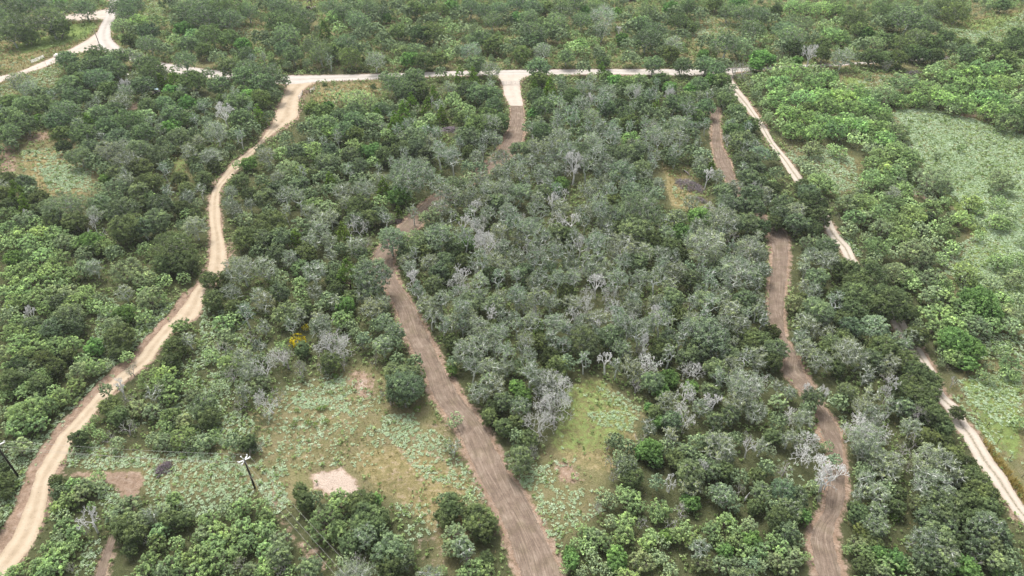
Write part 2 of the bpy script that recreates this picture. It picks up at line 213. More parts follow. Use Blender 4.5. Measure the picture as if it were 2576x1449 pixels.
TILES[0,2]="""5,5,20,M 18,8,25,M 38,10,28,M 55,5,22,m 70,8,25,m 85,5,22,M 80,15,26,M 95,18,18,M 100,10,15,m 50,20,22,M 62,15,22,O 15,15,22,M 10,25,20,m 30,28,14,X 5,32,18,m 18,33,18,M 70,28,32,O 60,30,18,m 75,38,22,O 55,42,28,O 35,38,22,O 10,45,25,M 25,48,22,M 42,48,28,M 20,58,28,M 38,60,25,M 55,58,28,M 8,65,22,m 25,70,25,M 70,60,22,M 70,68,16,D 73,48,12,M 45,75,25,D 55,80,22,D 58,68,16,M 20,78,25,D 10,80,18,M 35,82,25,m 42,88,22,M 10,95,28,D 22,105,16,M 20,90,20,m 5,110,16,M 35,108,16,m 40,98,22,D 48,95,12,M 28,100,14,M 30,125,38,M 45,120,26,M 20,125,28,M 55,105,18,M 62,110,24,M 75,98,20,M 80,85,25,m 95,80,22,M 105,78,14,m 38,137,22,M 20,138,26,M 5,125,15,m 10,140,15,m
95,60,20,B 100,55,14,M 108,60,12,H 120,50,32,D 115,38,22,m 125,28,22,B 145,28,20,M 130,22,16,M 150,12,26,m 160,10,18,M 145,5,16,M 125,5,20,G 133,46,14,M 120,63,18,D 127,70,16,M 135,80,12,H 122,78,14,O
215,12,24,D 232,5,24,G 236,20,20,D 182,40,20,M 190,52,18,G 176,60,24,D 172,75,22,D 167,85,22,M 150,92,24,M 170,98,26,M 185,98,18,M 155,105,22,G 170,110,20,M 112,118,24,D 120,130,22,D 130,112,14,H 140,120,22,m 152,125,20,m 95,132,10,M 88,142,14,M 205,120,28,O 210,130,25,D 195,110,20,m 225,35,22,M 235,30,18,M 245,20,16,m 225,48,20,m 212,68,18,M 225,60,16,H 230,75,22,M 232,88,20,H 245,70,22,G 250,85,22,G 245,105,20,G 240,118,16,H 170,130,22,M 185,135,20,m 165,140,18,M 128,142,18,H 250,50,16,H 120,100,12,X 220,98,14,m"""
TILES[1,2]="""8,15,25,G 3,8,20,G 45,6,18,M 60,5,20,G 30,25,28,O 42,28,20,G 58,28,8,H 65,18,16,m 65,38,28,G 72,12,20,O 80,15,18,G 90,18,22,B 88,32,24,M 95,38,18,m 95,8,14,D 110,5,25,G 116,22,26,G 126,15,22,G 120,38,16,O 130,35,22,L 140,46,24,L 110,52,18,L 108,55,14,H 128,58,26,L 140,55,20,O 50,40,8,Y 41,54,18,Y 47,62,18,D 74,60,34,W 82,56,26,H 70,52,20,H 88,62,22,W 75,75,25,D 70,78,20,H 88,78,14,H 30,70,35,H 25,68,22,W 45,80,22,H 8,82,26,W 5,95,22,m 15,115,26,W 22,108,16,H 5,72,16,m 25,60,14,M 51,62,8,Y
120,73,12,H 138,87,26,O 150,100,35,O 145,90,28,O 140,105,25,O 135,110,22,H 150,113,20,D 160,88,20,O 163,105,14,O 160,74,16,O 142,72,16,O
162,6,14,H 172,18,20,G 180,25,18,G 187,10,20,S 190,9,6,X 202,8,20,S 212,5,20,W 222,10,22,G 197,35,20,G 189,38,16,S 205,22,22,S 212,30,22,G 217,15,26,L 240,18,26,L 235,28,14,X 225,40,28,G 240,38,16,D 250,30,20,G 197,55,18,D 210,65,26,G 225,60,25,G 235,52,22,G 245,48,20,S 250,65,20,S 198,75,14,L 197,83,12,B 217,80,20,S 235,82,26,G 234,95,22,L 224,105,25,G 240,100,25,G 250,80,20,G 248,115,22,O 238,120,16,D 200,133,17,m
38,137,8,b 53,135,8,b 60,138,7,b 70,134,8,b 66,121,7,b 63,122,5,b 162,122,9,b 80,88,7,b 41,123,4,b 70,120,5,b 76,105,4,b"""
TILES[2,2]="""5,8,22,S 12,15,20,G 25,10,22,S 38,15,20,G 55,5,22,D 60,15,22,G 78,5,16,W 75,18,22,W 95,5,18,W 103,20,24,W 115,8,16,G 122,15,20,G 120,22,20,G 130,22,14,H 145,15,20,G 145,30,16,X 135,38,18,G 160,12,25,O 178,15,16,H 165,25,22,D 194,12,22,L 210,10,22,G 220,25,26,G 235,12,25,O 250,20,18,G 5,35,18,S 20,35,20,S 22,30,16,W 42,38,28,G 58,30,22,W 40,52,22,G 28,40,14,C 12,55,22,S 28,55,22,D 72,55,36,O 55,75,20,L 85,32,25,G 85,35,14,X 72,35,18,G 100,50,28,O 115,40,22,S 110,30,16,G 128,45,22,S 130,55,18,X 128,65,14,H 150,35,22,S 158,50,22,L 170,52,16,S 198,46,44,L 205,62,28,L 185,62,26,O 175,70,20,O 150,62,25,D 110,62,22,L 116,70,14,G 138,78,26,W 118,80,20,G 125,85,18,G 105,78,14,S 95,75,16,X 15,72,20,S 5,78,14,O 18,85,25,S 40,70,25,D 45,80,25,D 230,40,22,G 240,50,25,D 250,55,22,D 238,60,22,D 220,70,20,O 175,82,14,W 185,85,20,W 205,82,22,O 208,90,18,S
158,92,24,B 180,100,18,B 150,105,18,B 125,100,16,H 140,95,22,O 172,105,24,W 155,115,25,G 200,105,22,O 202,118,18,X 178,130,26,W 235,100,38,G 238,98,28,W 250,95,18,W 225,115,30,G 245,125,26,G 220,130,22,O 205,135,22,O 190,120,22,G 145,125,18,D 137,120,10,B 150,135,16,B 160,135,22,O 138,140,18,G
5,100,18,B 12,110,20,B 8,120,25,L 5,135,20,D 30,92,20,G 35,100,26,G 45,92,14,G 43,103,36,W 38,120,36,W 48,113,24,W 30,136,32,W 50,98,20,W 42,130,22,H"""
TILES[3,2]="""5,45,18,D 8,62,26,O 5,75,22,D 45,5,22,G 35,10,14,D 50,22,32,O 55,30,22,G 36,35,24,G 45,42,22,G 32,50,20,G 38,62,24,G 70,8,22,D 90,8,35,D 115,8,30,D 85,22,28,D 75,32,22,D 98,25,18,D 125,20,40,D 135,28,24,D 110,15,20,D 108,38,30,L 85,40,25,O 75,50,20,D 65,55,22,O 60,62,20,D 80,65,35,G 90,72,25,G 70,80,20,D 118,62,28,D 110,58,22,D 132,56,26,L 145,50,20,G 105,70,22,O 125,75,22,G 115,78,14,G 98,88,22,G 122,90,16,H 125,98,12,X 120,108,10,X 140,75,26,D 150,85,28,D 158,90,26,D 166,94,18,D 145,95,25,D 135,105,25,D 150,110,30,D 162,105,25,D 172,100,14,D 105,108,20,G 80,105,25,O 72,115,20,O 95,122,25,G 105,130,25,G 88,138,25,W 110,140,25,W 45,112,24,O 40,105,10,X 55,108,10,X 22,105,18,G 10,100,14,G 10,115,20,m 24,130,20,W 35,132,24,G 10,135,20,O 40,122,18,O 125,120,20,G 135,120,22,O 160,122,28,D 150,130,28,H 145,140,25,G 170,130,26,D 178,140,20,D 186,95,12,H
150,37,16,m 165,8,25,m 160,25,20,M 180,15,30,M 175,30,28,M 195,20,28,M 215,12,40,B 222,25,30,B 200,32,25,M 210,40,28,m 188,40,28,M 167,40,20,M 177,52,20,M 190,55,34,B 205,62,30,B 188,70,22,M 200,75,20,B 178,63,16,M 174,75,10,m 235,15,25,M 240,25,28,m 225,38,22,M 250,25,20,m 245,38,22,m 250,10,15,m 245,78,22,M 240,85,16,M 222,78,10,m 215,86,12,M 225,92,12,m 250,90,10,M 252,135,14,M"""
TILES[0,3]="""5,50,20,D 3,38,14,D 8,62,12,D 80,8,20,D 100,3,14,M 110,8,14,H 118,12,18,m 165,10,20,m 155,8,18,m 185,5,25,M 190,12,16,m 205,10,22,m 215,5,18,M 235,10,18,O 250,12,20,D 250,18,12,H
57,50,16,D 60,60,20,O 75,55,22,M 88,55,20,m 98,45,16,M 100,55,16,m 70,68,20,M 60,75,20,M 80,62,22,m 92,75,10,M 90,88,20,X 62,85,18,m 65,95,20,M 75,103,20,M 60,107,18,m 85,100,10,H 50,118,20,M 60,120,25,M 75,115,16,M 38,135,20,M 55,135,25,M 45,142,20,M 8,134,18,M 15,142,20,M 70,138,12,H
130,75,26,m 120,85,25,m 140,90,28,m 125,95,28,D 135,105,25,D 150,85,22,G 165,80,22,m 175,70,20,M 160,100,22,M 158,110,20,M 145,108,12,H 185,88,20,D 170,90,22,D 190,82,14,m 178,112,18,M 210,90,22,M 220,100,22,M 205,102,20,m 200,108,16,M 215,115,28,M 205,125,28,M 190,130,22,M 220,130,30,M 175,132,25,M 165,140,20,m 150,128,20,M 145,140,22,M 200,140,25,M 180,143,20,M 235,105,22,M 245,95,22,M 240,120,20,M 235,85,16,M 225,78,16,m 250,110,22,M 245,75,20,M 130,118,16,D 240,135,18,H 230,142,16,m 250,140,20,m"""
TILES[1,3]="""5,15,12,H 45,60,18,D 50,70,20,D 60,68,16,O 10,85,20,M 12,100,24,M 5,75,18,M 3,95,14,M 85,70,26,M 70,82,20,m 70,92,38,M 80,100,25,M 105,72,32,D 118,70,18,B 110,85,36,D 125,85,22,D 115,100,28,D 110,105,28,L 125,100,20,O 95,112,22,D 90,128,18,m 105,132,24,H 135,118,36,O 150,118,20,O 135,135,30,D 150,130,22,O 25,112,26,m 10,120,22,M 25,125,26,O 25,135,22,H 12,138,20,M 35,140,14,M 3,142,14,M
199,14,17,G 192,12,10,m 190,68,18,O 198,75,28,D 190,85,25,D 215,70,18,m 225,88,34,D 230,103,22,D 215,85,20,D 238,92,14,D 200,105,28,m 208,115,26,L 195,118,20,m 212,125,20,H 232,128,16,D 220,138,26,M 232,142,20,M 208,142,16,M 187,140,12,M"""
TILES[2,3]="""5,5,18,O 15,8,22,D 25,3,20,H 18,18,18,H 5,20,14,D 22,25,10,H
100,8,16,m 96,15,10,H 100,30,12,H 102,45,12,H 105,10,18,O 108,25,18,m 115,15,20,O 115,35,26,L 120,45,26,D 140,18,28,B 145,28,18,B 130,20,16,B 128,8,16,H 158,6,22,G 155,15,20,O 165,28,22,D 175,20,22,O 185,10,20,O 210,15,38,G 200,8,22,O 215,25,20,G 235,8,14,H 238,15,12,X 225,8,16,O 250,15,20,G 178,45,34,O 180,55,25,G 145,50,18,L 160,50,12,X 190,30,20,O 200,38,25,O 192,36,12,X 215,40,20,D 230,45,20,O 245,45,20,D 250,60,22,O
92,65,18,m 100,70,18,m 118,68,26,M 125,75,20,M 85,75,12,H 110,60,14,M 150,78,24,M 145,85,16,M 170,80,20,H 180,72,18,B 175,68,12,B 212,62,28,L 220,72,22,m 200,60,16,m 230,58,14,H 115,92,22,M 112,105,25,M 130,92,14,H 100,90,16,m 78,103,20,M 70,98,14,M 75,115,18,M 85,105,20,m 92,112,20,M 80,125,16,m 106,125,22,B 105,135,20,B 58,120,14,B 60,130,18,B 53,137,12,M 65,112,16,M 135,112,20,M 140,105,18,M 152,110,16,m 160,95,20,H 155,105,16,B 165,105,20,M 175,98,18,M 185,110,20,M 130,130,25,m 150,128,18,m 145,125,16,m 188,118,24,G 190,132,20,m 200,100,20,M 215,90,20,M 225,100,18,M 205,110,18,M 215,120,18,B 225,112,20,M 240,95,20,m 240,110,22,B 235,122,20,M 250,120,20,M 240,135,20,m 225,135,20,m 210,135,20,m 250,135,16,m 245,75,18,D 85,135,16,m 95,140,16,m 160,140,18,m 70,140,12,m"""
TILES[3,3]="""5,5,20,D 20,8,18,G 30,5,20,G 40,8,20,W 38,24,24,W 3,20,12,G 60,15,14,m 65,30,18,L 60,43,30,X 60,50,20,W 45,55,14,m 50,68,8,H 15,60,28,O 30,65,22,O 20,80,26,O 10,90,28,D 35,85,18,B 20,100,24,O 5,75,18,O
100,8,40,G 98,6,32,W 95,20,22,G 110,28,25,G 125,30,28,G 120,42,22,G 95,40,18,O 100,50,25,G 110,62,25,G 90,65,16,G 120,58,20,O 88,78,18,D 92,85,22,D 135,20,20,H 148,10,22,H 160,8,25,D 140,35,14,H 165,25,38,G 175,35,35,G 155,42,25,G 165,55,38,G 185,45,25,G 170,70,35,O 155,72,22,O 185,70,25,O 160,85,25,O 175,85,30,O 180,95,25,O 130,62,20,D 128,75,18,D 110,80,25,L 108,95,28,L 105,110,22,D 95,100,18,D 128,86,12,b
178,12,20,D 186,22,22,D 195,32,22,D 203,40,20,D 200,45,26,D 212,50,24,D 208,60,26,D 220,62,22,D 200,70,26,D 218,74,24,D 228,78,16,D 215,85,24,D 232,94,16,D 195,85,20,D 220,95,32,L 210,100,25,O 235,108,22,O 225,115,26,O 243,124,20,O 210,118,25,O 205,130,20,H 230,130,25,O 245,137,20,O 155,112,35,G 168,108,38,O 175,120,36,G 155,125,28,O 170,130,28,O 190,110,18,D
90,115,22,m 80,118,12,M 95,120,20,M 108,118,20,B 100,128,20,M 112,125,20,B 95,137,20,D 120,135,22,M 130,130,22,B 115,142,20,m 140,135,16,M 180,138,16,B 200,135,24,B 205,142,22,B 235,142,20,B 150,140,14,m 5,110,20,M 15,118,22,M 25,125,22,m 5,130,20,m 20,138,20,m 37,125,10,M 30,110,16,m"""
def entries():
    for (c,r),s in TILES.items():
        for e in s.split():
            a=e.split(','); yield c*644+float(a[0])*2.5, r*362.25+float(a[1])*2.5, float(a[2])*2.5, a[3]

# ways: pairs of edge points (left x,y, right x,y) down the length
WAYS={
'dirt_road':[(724,205,800,205),(718,225,772,219),(716,232,761,232),(699,270,754,250),(690,295,749,295),(681,315,711,320),(649,360,672,348),(605,395,640,385),(587,407,622,400),(562,437,602,427),(540,470,560,467),(532,487,552,502),(524,522,555,537),(527,557,557,580),(530,587,565,607),(527,650,572,652),(515,695,560,700),(490,724,520,732),(470,754,515,757),(440,794,498,797),(412,819,440,832),(370,867,405,872),(350,894,385,905),(320,924,355,930),(280,957,312,962),(242,994,275,1000),(207,1032,240,1040),(160,1084,198,1090),(150,1092,187,1102),(122,1137,170,1142),(92,1187,147,1179),(80,1227,125,1214),(65,1269,122,1249),(45,1317,112,1299),(25,1359,100,1337),(0,1392,82,1374),(-25,1425,55,1407),(-60,1470,20,1455),(-110,1530,-20,1510)],
'county_road':[(262,-30,300,-30),(276,8,300,5),(262,45,297,28),(246,78,279,75),(243,100,281,98),(252,124,296,114),(300,146,325,131),(330,155,350,141),(370,167,405,157),(420,182,462,166),(500,195,525,175),(642,203,642,188),(720,212,719,190),(819,205,819,189),(926,201,869,188),(994,197,1019,184),(1144,191,1144,179),(1288,189,1288,176),(1328,189,1400,175),(1538,187,1513,174),(1713,190,1688,174),(1800,188,1780,173),(1870,180,1860,171),(2007,169,2000,164),(2082,167,2080,161),(2157,162,2157,157),(2307,153,2307,147),(2382,149,2382,143),(2600,134,2600,126),(2900,110,2900,102)],
'ranch_road':[(246,80,252,126),(220,100,225,128),(180,122,200,133),(150,137,165,148),(120,150,136,160),(50,180,62,186),(0,192,0,207),(-60,212,-60,228),(-200,262,-200,280)],
'upper_road':[(285,20,262,48),(225,30,225,50),(155,39,155,54),(117,46,125,58),(60,55,70,68),(0,62,0,76),(-120,70,-120,84)],
'gate_drive':[(1238,186,1338,187),(1250,193,1322,195),(1260,204,1309,205),(1264,215,1308,216),(1268,235,1311,235),(1276,255,1315,256),(1281,266,1316,267)],
'cleared_strip':[(1282,264,1317,265),(1280,300,1322,300),(1270,340,1318,350),(1252,378,1290,394),(1212,415,1238,432),(1142,462,1168,478),(1066,506,1104,534),(1018,552,1050,580),(958,608,995,628),(932,655,995,670),(948,695,1000,700),(975,740,1028,742),(991,774,1047,774),(1016,849,1086,849),(1058,924,1119,924),(1084,999,1166,999),(1140,1074,1226,1074),(1166,1130,1255,1130),(1190,1187,1290,1194),(1216,1237,1338,1257),(1256,1310,1373,1337),(1284,1400,1398,1387),(1300,1449,1423,1447),(1325,1530,1455,1525)],
'cleared_lane':[(1784,270,1812,270),(1790,310,1813,310),(1790,362,1815,362),(1798,412,1843,412),(1828,460,1852,457),(1862,500,1878,497),(1905,545,1922,540),(1930,587,1982,587),(1940,637,1987,637),(1932,722,1980,722),(1930,799,1975,799),(1955,850,1980,850),(1968,899,2010,899),(1966,936,2024,930),(1998,970,2045,968),(2052,1038,2080,1032),(2060,1090,2115,1080),(2084,1137,2122,1130),(2075,1237,2132,1237),(2067,1287,2119,1287),(2042,1324,2104,1324),(2032,1362,2104,1362),(2050,1447,2122,1447),(2060,1530,2140,1530)],
'two_track':[(1815,180,1850,178),(1822,197,1842,196),(1833,225,1858,222),(1868,265,1886,258),(1888,289,1902,284),(1912,325,1926,318),(1934,362,1948,357),(1963,402,1981,397),(1987,440,2010,435),(2025,490,2045,485),(2064,545,2084,540),(2082,590,2106,584),(2114,627,2138,620),(2132,662,2155,655),(2180,720,2205,712),(2232,790,2258,782),(2248,826,2282,820),(2290,882,2316,875),(2330,945,2355,938),(2352,998,2376,990),(2382,1034,2415,1026),(2402,1076,2438,1070),(2417,1092,2455,1085),(2458,1165,2500,1158),(2488,1204,2530,1196),(2514,1240,2550,1232),(2550,1290,2582,1280),(2600,1350,2640,1340)],
'side_lane':[(272,1345,297,1345),(262,1380,285,1385),(238,1447,268,1447),(225,1500,258,1500)],
}
# patches of ground: kind, strength, outline
PATCH=[
('dirt',1.0,[(498, 724), (448, 794), (420, 819), (378, 867), (358, 894), (288, 957), (250, 994), (215, 1032), (158, 1092), (130, 1137), (100, 1187), (88, 1227), (73, 1269), (53, 1317), (33, 1359), (8, 1392), (-28, 1384), (-2, 1351), (19, 1309), (40, 1261), (56, 1219), (69, 1179), (101, 1129), (130, 1084), (188, 1024), (224, 986), (263, 949), (335, 886), (356, 859), (399, 811), (428, 786), (479, 716)]),
('dirt',.7,[(612,388),(545,465),(524,522),(512,525),(532,462),(598,388)]),('dirt',.6,[(572,650),(560,600),(585,600),(600,650)]),
('sand',.82,[(779,1194),(814,1177),(839,1187),(866,1172),(884,1194),(906,1227),(904,1239),(879,1244),(819,1242),(784,1217)]),
('sand',.5,[(870,945),(930,950),(930,985),(890,990)]),
('lush',.55,[(340,60),(365,0),(425,0),(405,50)]),('straw',.5,[(560,85),(650,58),(662,90),(600,108)]),('straw',.7,[(1740,95),(1775,25),(1860,60),(1850,110),(1760,125)]),('lush',.6,[(2380,65),(2576,25),(2576,90),(2480,115),(2390,118)]),
('lush',.8,[(2250,280),(2450,300),(2576,340),(2640,420),(2640,830),(2470,820),(2390,690),(2460,600),(2330,430)]),
('dirt',1.0,[(779,1194),(814,1177),(839,1187),(866,1172),(884,1194),(906,1227),(904,1239),(879,1244),(819,1242),(784,1217)]),
('dirt',.9,[(155,1182),(250,1183),(358,1182),(360,1235),(345,1262),(310,1265),(290,1240),(275,1215),(160,1202)]),
('dirt',.6,[(865,930),(945,935),(950,1000),(900,1010),(870,960)]),
('dirt',.5,[(645,1200),(690,1200),(720,1290),(870,1449),(780,1449),(690,1330)]),
('dirt',.32,[(705,990),(940,960),(960,1160),(780,1180),(690,1140)]),('straw',.4,[(700,990),(940,960),(960,1160),(780,1180),(400,1120)]),
('dirt',.8,[(0,365),(40,365),(42,430),(0,440)]),
('dirt',.6,[(60,340),(140,325),(140,345),(70,365)]),
('dirt',.8,[(2413,283),(2460,290),(2455,303),(2420,300)]),
('dirt',.8,[(2296,475),(2350,495),(2345,510),(2290,490)]),
('dirt',.8,[(1390,1160),(1430,1165),(1480,1210),(1460,1225),(1400,1205)]),
('dirt',.6,[(730,225),(775,215),(800,208),(770,250),(755,300),(700,345),(680,350)]),
('dirt',.5,[(1316,265),(1330,275),(1330,350),(1315,340)]),
('dirt',.8,[(320,255),(352,255),(350,275),(325,275)]),
('dirt',.35,[(1230,1000),(1140,1449),(1040,1449),(1010,1290),(950,1240),(950,1100)]),
('straw',.62,[(900,1130),(1050,1110),(1190,1200),(1240,1300),(1120,1400),(1040,1290),(930,1230),(880,1180)]),
('straw',.55,[(1440,970),(1520,950),(1600,1040),(1620,1120),(1530,1200),(1430,1170),(1370,1130),(1430,1060)]),
('straw',.7,[(50,380),(150,370),(240,430),(220,490),(120,495),(60,440)]),
('straw',.8,[(1660,400),(1740,450),(1760,530),(1690,520)]),
('straw',.7,[(800,215),(960,205),(960,230),(830,260),(780,255)]),
('straw',.6,[(0,110),(60,100),(120,140),(0,185)]),
('straw',.7,[(2480,1130),(2500,1120),(2576,1260),(2576,1320)]),
('lush',1.0,[(30,115),(120,90),(170,62),(235,55),(243,70),(215,92),(150,115),(60,135)]),
('lush',.6,[(2400,950),(2576,930),(2576,1180),(2480,1110)]),
('lush',.7,[(2110,190),(2190,200),(2190,225),(2130,215)]),
('lush',.5,[(1400,960),(1520,950),(1620,1050),(1540,1140),(1380,1140)]),
('lush',.4,[(330,60),(355,0),(420,0),(400,50)]),
('lush',.6,[(730,0),(840,0),(850,25),(800,40),(730,20)]),
('lush',.5,[(430,400),(480,380),(470,480),(430,470)]),
]
# herb cover: plants per square metre, outline
HERB=[
(2.2,[(360,960),(500,880),(640,900),(690,1000),(640,1130),(450,1120),(330,1060)]),(3.5,[(2160,240),(2300,300),(2350,500),(2250,480),(2180,380)]),
(7.0,[(2250,275),(2330,275),(2450,300),(2576,340),(2640,420),(2640,800),(2470,830),(2400,700),(2540,640),(2460,560),(2380,480),(2330,420),(2290,350)]),
(7.0,[(2440,600),(2576,560),(2576,700),(2500,720),(2380,690),(2350,640)]),
(4.5,[(1970,385),(2050,360),(2150,400),(2160,470),(2100,490),(2040,450)]),
(4.5,[(2120,570),(2170,640),(2160,655),(2110,600)]),
(3.5,[(2100,225),(2200,190),(2300,190),(2310,215),(2200,240)]),
(4.5,[(2380,70),(2480,80),(2576,30),(2576,80),(2500,110),(2400,115)]),
(3.5,[(1740,90),(1780,25),(1860,60),(1850,110),(1760,130)]),
(3.0,[(570,75),(650,60),(660,90),(600,110)]),
(3.0,[(330,60),(380,0),(430,0),(410,50)]),
(2.0,[(0,135),(100,150),(60,170),(0,188)]),
(3.0,[(0,215),(130,165),(165,165),(140,210),(40,240),(0,250)]),
(5.0,[(100,425),(160,415),(230,430),(210,460),(150,490),(120,470)]),
(3.0,[(50,380),(150,370),(240,430),(220,490),(120,495),(60,440)]),
(11.0,[(735,1000),(800,970),(860,945),(870,1000),(880,1040),(850,1035),(780,1030),(740,1020)]),
(3.2,[(700,960),(860,940),(960,1000),(970,1180),(800,1170),(660,1200),(640,1150)]),
(9.0,[(650,1180),(720,1170),(730,1195),(680,1210)]),
(8.0,[(960,1045),(1040,1040),(1060,1080),(990,1110),(960,1090)]),
(5.0,[(970,1090),(1100,1080),(1190,1200),(1230,1270),(1150,1230),(1060,1200)]),
(8.0,[(170,1120),(240,1110),(360,1160),(365,1180),(250,1182),(170,1178)]),
(6.0,[(330,1140),(480,1120),(620,1170),(640,1240),(560,1290),(440,1310),(370,1260),(360,1180)]),
(3.0,[(420,1100),(560,1080),(680,1120),(640,1200),(500,1180)]),
(8.0,[(250,1220),(320,1240),(300,1290),(260,1290),(245,1250)]),
(6.0,[(640,1210),(700,1200),(740,1280),(690,1300)]),
(5.0,[(220,1350),(262,1360),(235,1449),(190,1449)]),
(9.0,[(0,1120),(70,1105),(125,1090),(110,1140),(85,1180),(50,1250),(0,1330)]),
(6.0,[(120,1090),(150,1040),(240,960),(280,935),(300,940),(230,1000),(150,1085),(100,1150)]),
(7.0,[(200,930),(300,860),(340,820),(400,760),(440,760),(400,820),(330,890),(250,950)]),
(6.0,[(250,760),(270,740),(330,800),(290,870),(230,880)]),
(4.5,[(510,770),(560,780),(620,820),(640,900),(600,1000),(520,1050),(470,1030),(480,960),(500,860)]),
(5.0,[(400,990),(520,1000),(640,1060),(640,1120),(500,1120),(400,1080)]),
(6.0,[(1280,1170),(1380,1170),(1400,1210),(1320,1230)]),
(3.6,[(1300,1215),(1400,1220),(1520,1240),(1530,1290),(1450,1320),(1400,1400),(1370,1330)]),
(8.0,[(1475,1040),(1540,1030),(1600,1045),(1590,1090),(1500,1070)]),
(5.0,[(1500,970),(1560,990),(1620,1030),(1590,1040),(1520,1010)]),
(1.0,[(1400,960),(1520,950),(1620,1050),(1540,1240),(1380,1200)]),
(4.0,[(1870,895),(1920,920),(1970,980),(1930,980),(1880,930)]),
(4.0,[(2030,970),(2110,990),(2100,1020),(2050,1000)]),
(2.5,[(1690,460),(1750,480),(1760,530),(1700,520)]),
(5.0,[(1850,340),(1880,400),(1880,460),(1850,400)]),
(5.5,[(2400,960),(2470,940),(2576,920),(2576,1080),(2500,1060),(2440,1010)]),
(1.5,[(2440,1010),(2576,1060),(2576,1180),(2520,1170)]),
(6.0,[(2430,840),(2576,840),(2576,910),(2420,900)]),
(5.0,[(2395,995),(2430,1000),(2520,1140),(2500,1140)]),
(2.5,[(790,225),(960,215),(960,240),(830,265)]),
(3.0,[(1950,1150),(2030,1180),(2040,1250),(1980,1210)]),
(4.0,[(860,1290),(900,1290),(960,1449),(860,1449)]),
(3.0,[(980,1270),(1080,1270),(1110,1340),(1030,1360)]),
(3.0,[(2110,980),(2140,1090),(2110,1080)]),
(3.0,[(2100,1310),(2140,1330),(2150,1380),(2110,1370)]),
(3.5,[(2270,1400),(2350,1390),(2330,1449),(2250,1449)]),
(3.0,[(1870,1370),(1960,1360),(2020,1449),(1850,1449)]),
]
CLEAR=[
[(700,990),(860,925),(945,915),(1050,1000),(1150,1095),(1200,1230),(1240,1290),(1140,1449),(1090,1449),(1100,1330),(1060,1290),(900,1250),(700,1280),(640,1240),(360,1240),(200,1180),(190,1110),(450,1150),(640,1130),(690,1060)],
[(1440,975),(1500,945),(1640,1040),(1560,1100),(1530,1200),(1530,1290),(1400,1370),(1300,1200),(1370,1140),(1430,1060)],
[(0,350),(150,320),(250,430),(230,500),(110,500),(50,440),(0,440)],
[(1955,350),(2060,360),(2170,400),(2160,480),(2060,490)],
[(2230,270),(2450,290),(2576,335),(2640,420),(2640,850),(2460,830),(2380,690),(2440,600),(2330,430)],
[(2380,960),(2480,900),(2640,900),(2640,1400),(2570,1300),(2440,1060)],
[(0,108),(120,90),(180,55),(240,50),(300,90),(200,130),(180,160),(130,215),(0,260)],
[(320,70),(350,0),(430,0),(410,55)],[(560,110),(570,75),(660,58),(665,90)],[(1735,130),(1770,20),(1870,60),(1860,120)],
[(2370,130),(2380,60),(2576,20),(2576,90),(2480,120)],
[(730,40),(730,0),(860,0),(850,30)],
[(760,265),(760,205),(960,195),(970,235),(850,270)],
[(1650,420),(1740,420),(1790,520),(1700,535)],
[(2100,235),(2110,185),(2300,185),(2310,225)],
[(420,480),(440,390),(490,380),(480,480)],
]
SPOTS={'pumpjack':(784,20),'shed':(1585,-6),'cart':(392,236)}
# ------------------------------------------------------------ ways and ground
def inpoly(px,py,poly):
    poly=np.asarray(poly,float); x1,y1=poly[:,0],poly[:,1]; x2,y2=np.roll(x1,-1),np.roll(y1,-1)
    r=np.zeros(px.shape,bool)
    for a,b,c,d in zip(x1,y1,x2,y2):
        if b==d: continue
        r^=((b>py)!=(d>py))&(px<(c-a)*(py-b)/(d-b)+a)
    return r
def projn(x,y,z=0.0):
    zz=z-CAM_H; f=y*_cp-zz*_sp; d=-y*_sp-zz*_cp; f=np.maximum(f,1.0)
    return 1288+FPX*x/f,724.5+FPX*d/f,f
def atn(px,py,z=0.0):
    x=(px-1288)/FPX; y=(py-724.5)/FPX; t=(CAM_H-z)/(_sp+y*_cp)
    return x*t,(_cp-y*_sp)*t
WPOLY={k:[(a[0],a[1]) for a in v]+[(a[2],a[3]) for a in v[::-1]] for k,v in WAYS.items()}
def inway(px,py,keys=None):
    r=np.zeros(px.shape,bool)
    for k,p in WPOLY.items():
        if keys is None or k in keys: r|=inpoly(px,py,p)
    return r
VERGE=PATCH[0][2]; LAWN=[p for k,w_,p in PATCH if k=='lush' and w_==1.0][0]; BARE=[p for k,w_,p in PATCH if (k=='sand' and w_>.8) or (k=='dirt' and w_ in(.9,.85))]
def inbare(a,b):
    r=inpoly(a,b,VERGE)
    for p in BARE: r|=inpoly(a,b,p)
    return r
def inclear(px,py):
    r=np.zeros(px.shape,bool)
    for p in CLEAR: r|=inpoly(px,py,p)
    return r
class VN:
    """tileable value noise"""
    def __init__(s,seed,n=128): s.n=n; s.g=np.random.default_rng(seed).random((n,n))
    def __call__(s,x,y):
        xi=np.floor(x).astype(int); yi=np.floor(y).astype(int); fx=x-xi; fy=y-yi
        fx=fx*fx*(3-2*fx); fy=fy*fy*(3-2*fy); n=s.n; g=s.g
        a=g[xi%n,yi%n]; b=g[(xi+1)%n,yi%n]; c=g[xi%n,(yi+1)%n]; d=g[(xi+1)%n,(yi+1)%n]
        return (a*(1-fx)+b*fx)*(1-fy)+(c*(1-fx)+d*fx)*fy
vn=VN(3); vn2=VN(5)
def fbm(x,y): return (vn(x,y)+.5*vn2(x*2.1,y*2.1)+.25*vn(x*4.3+7,y*4.3))/1.75

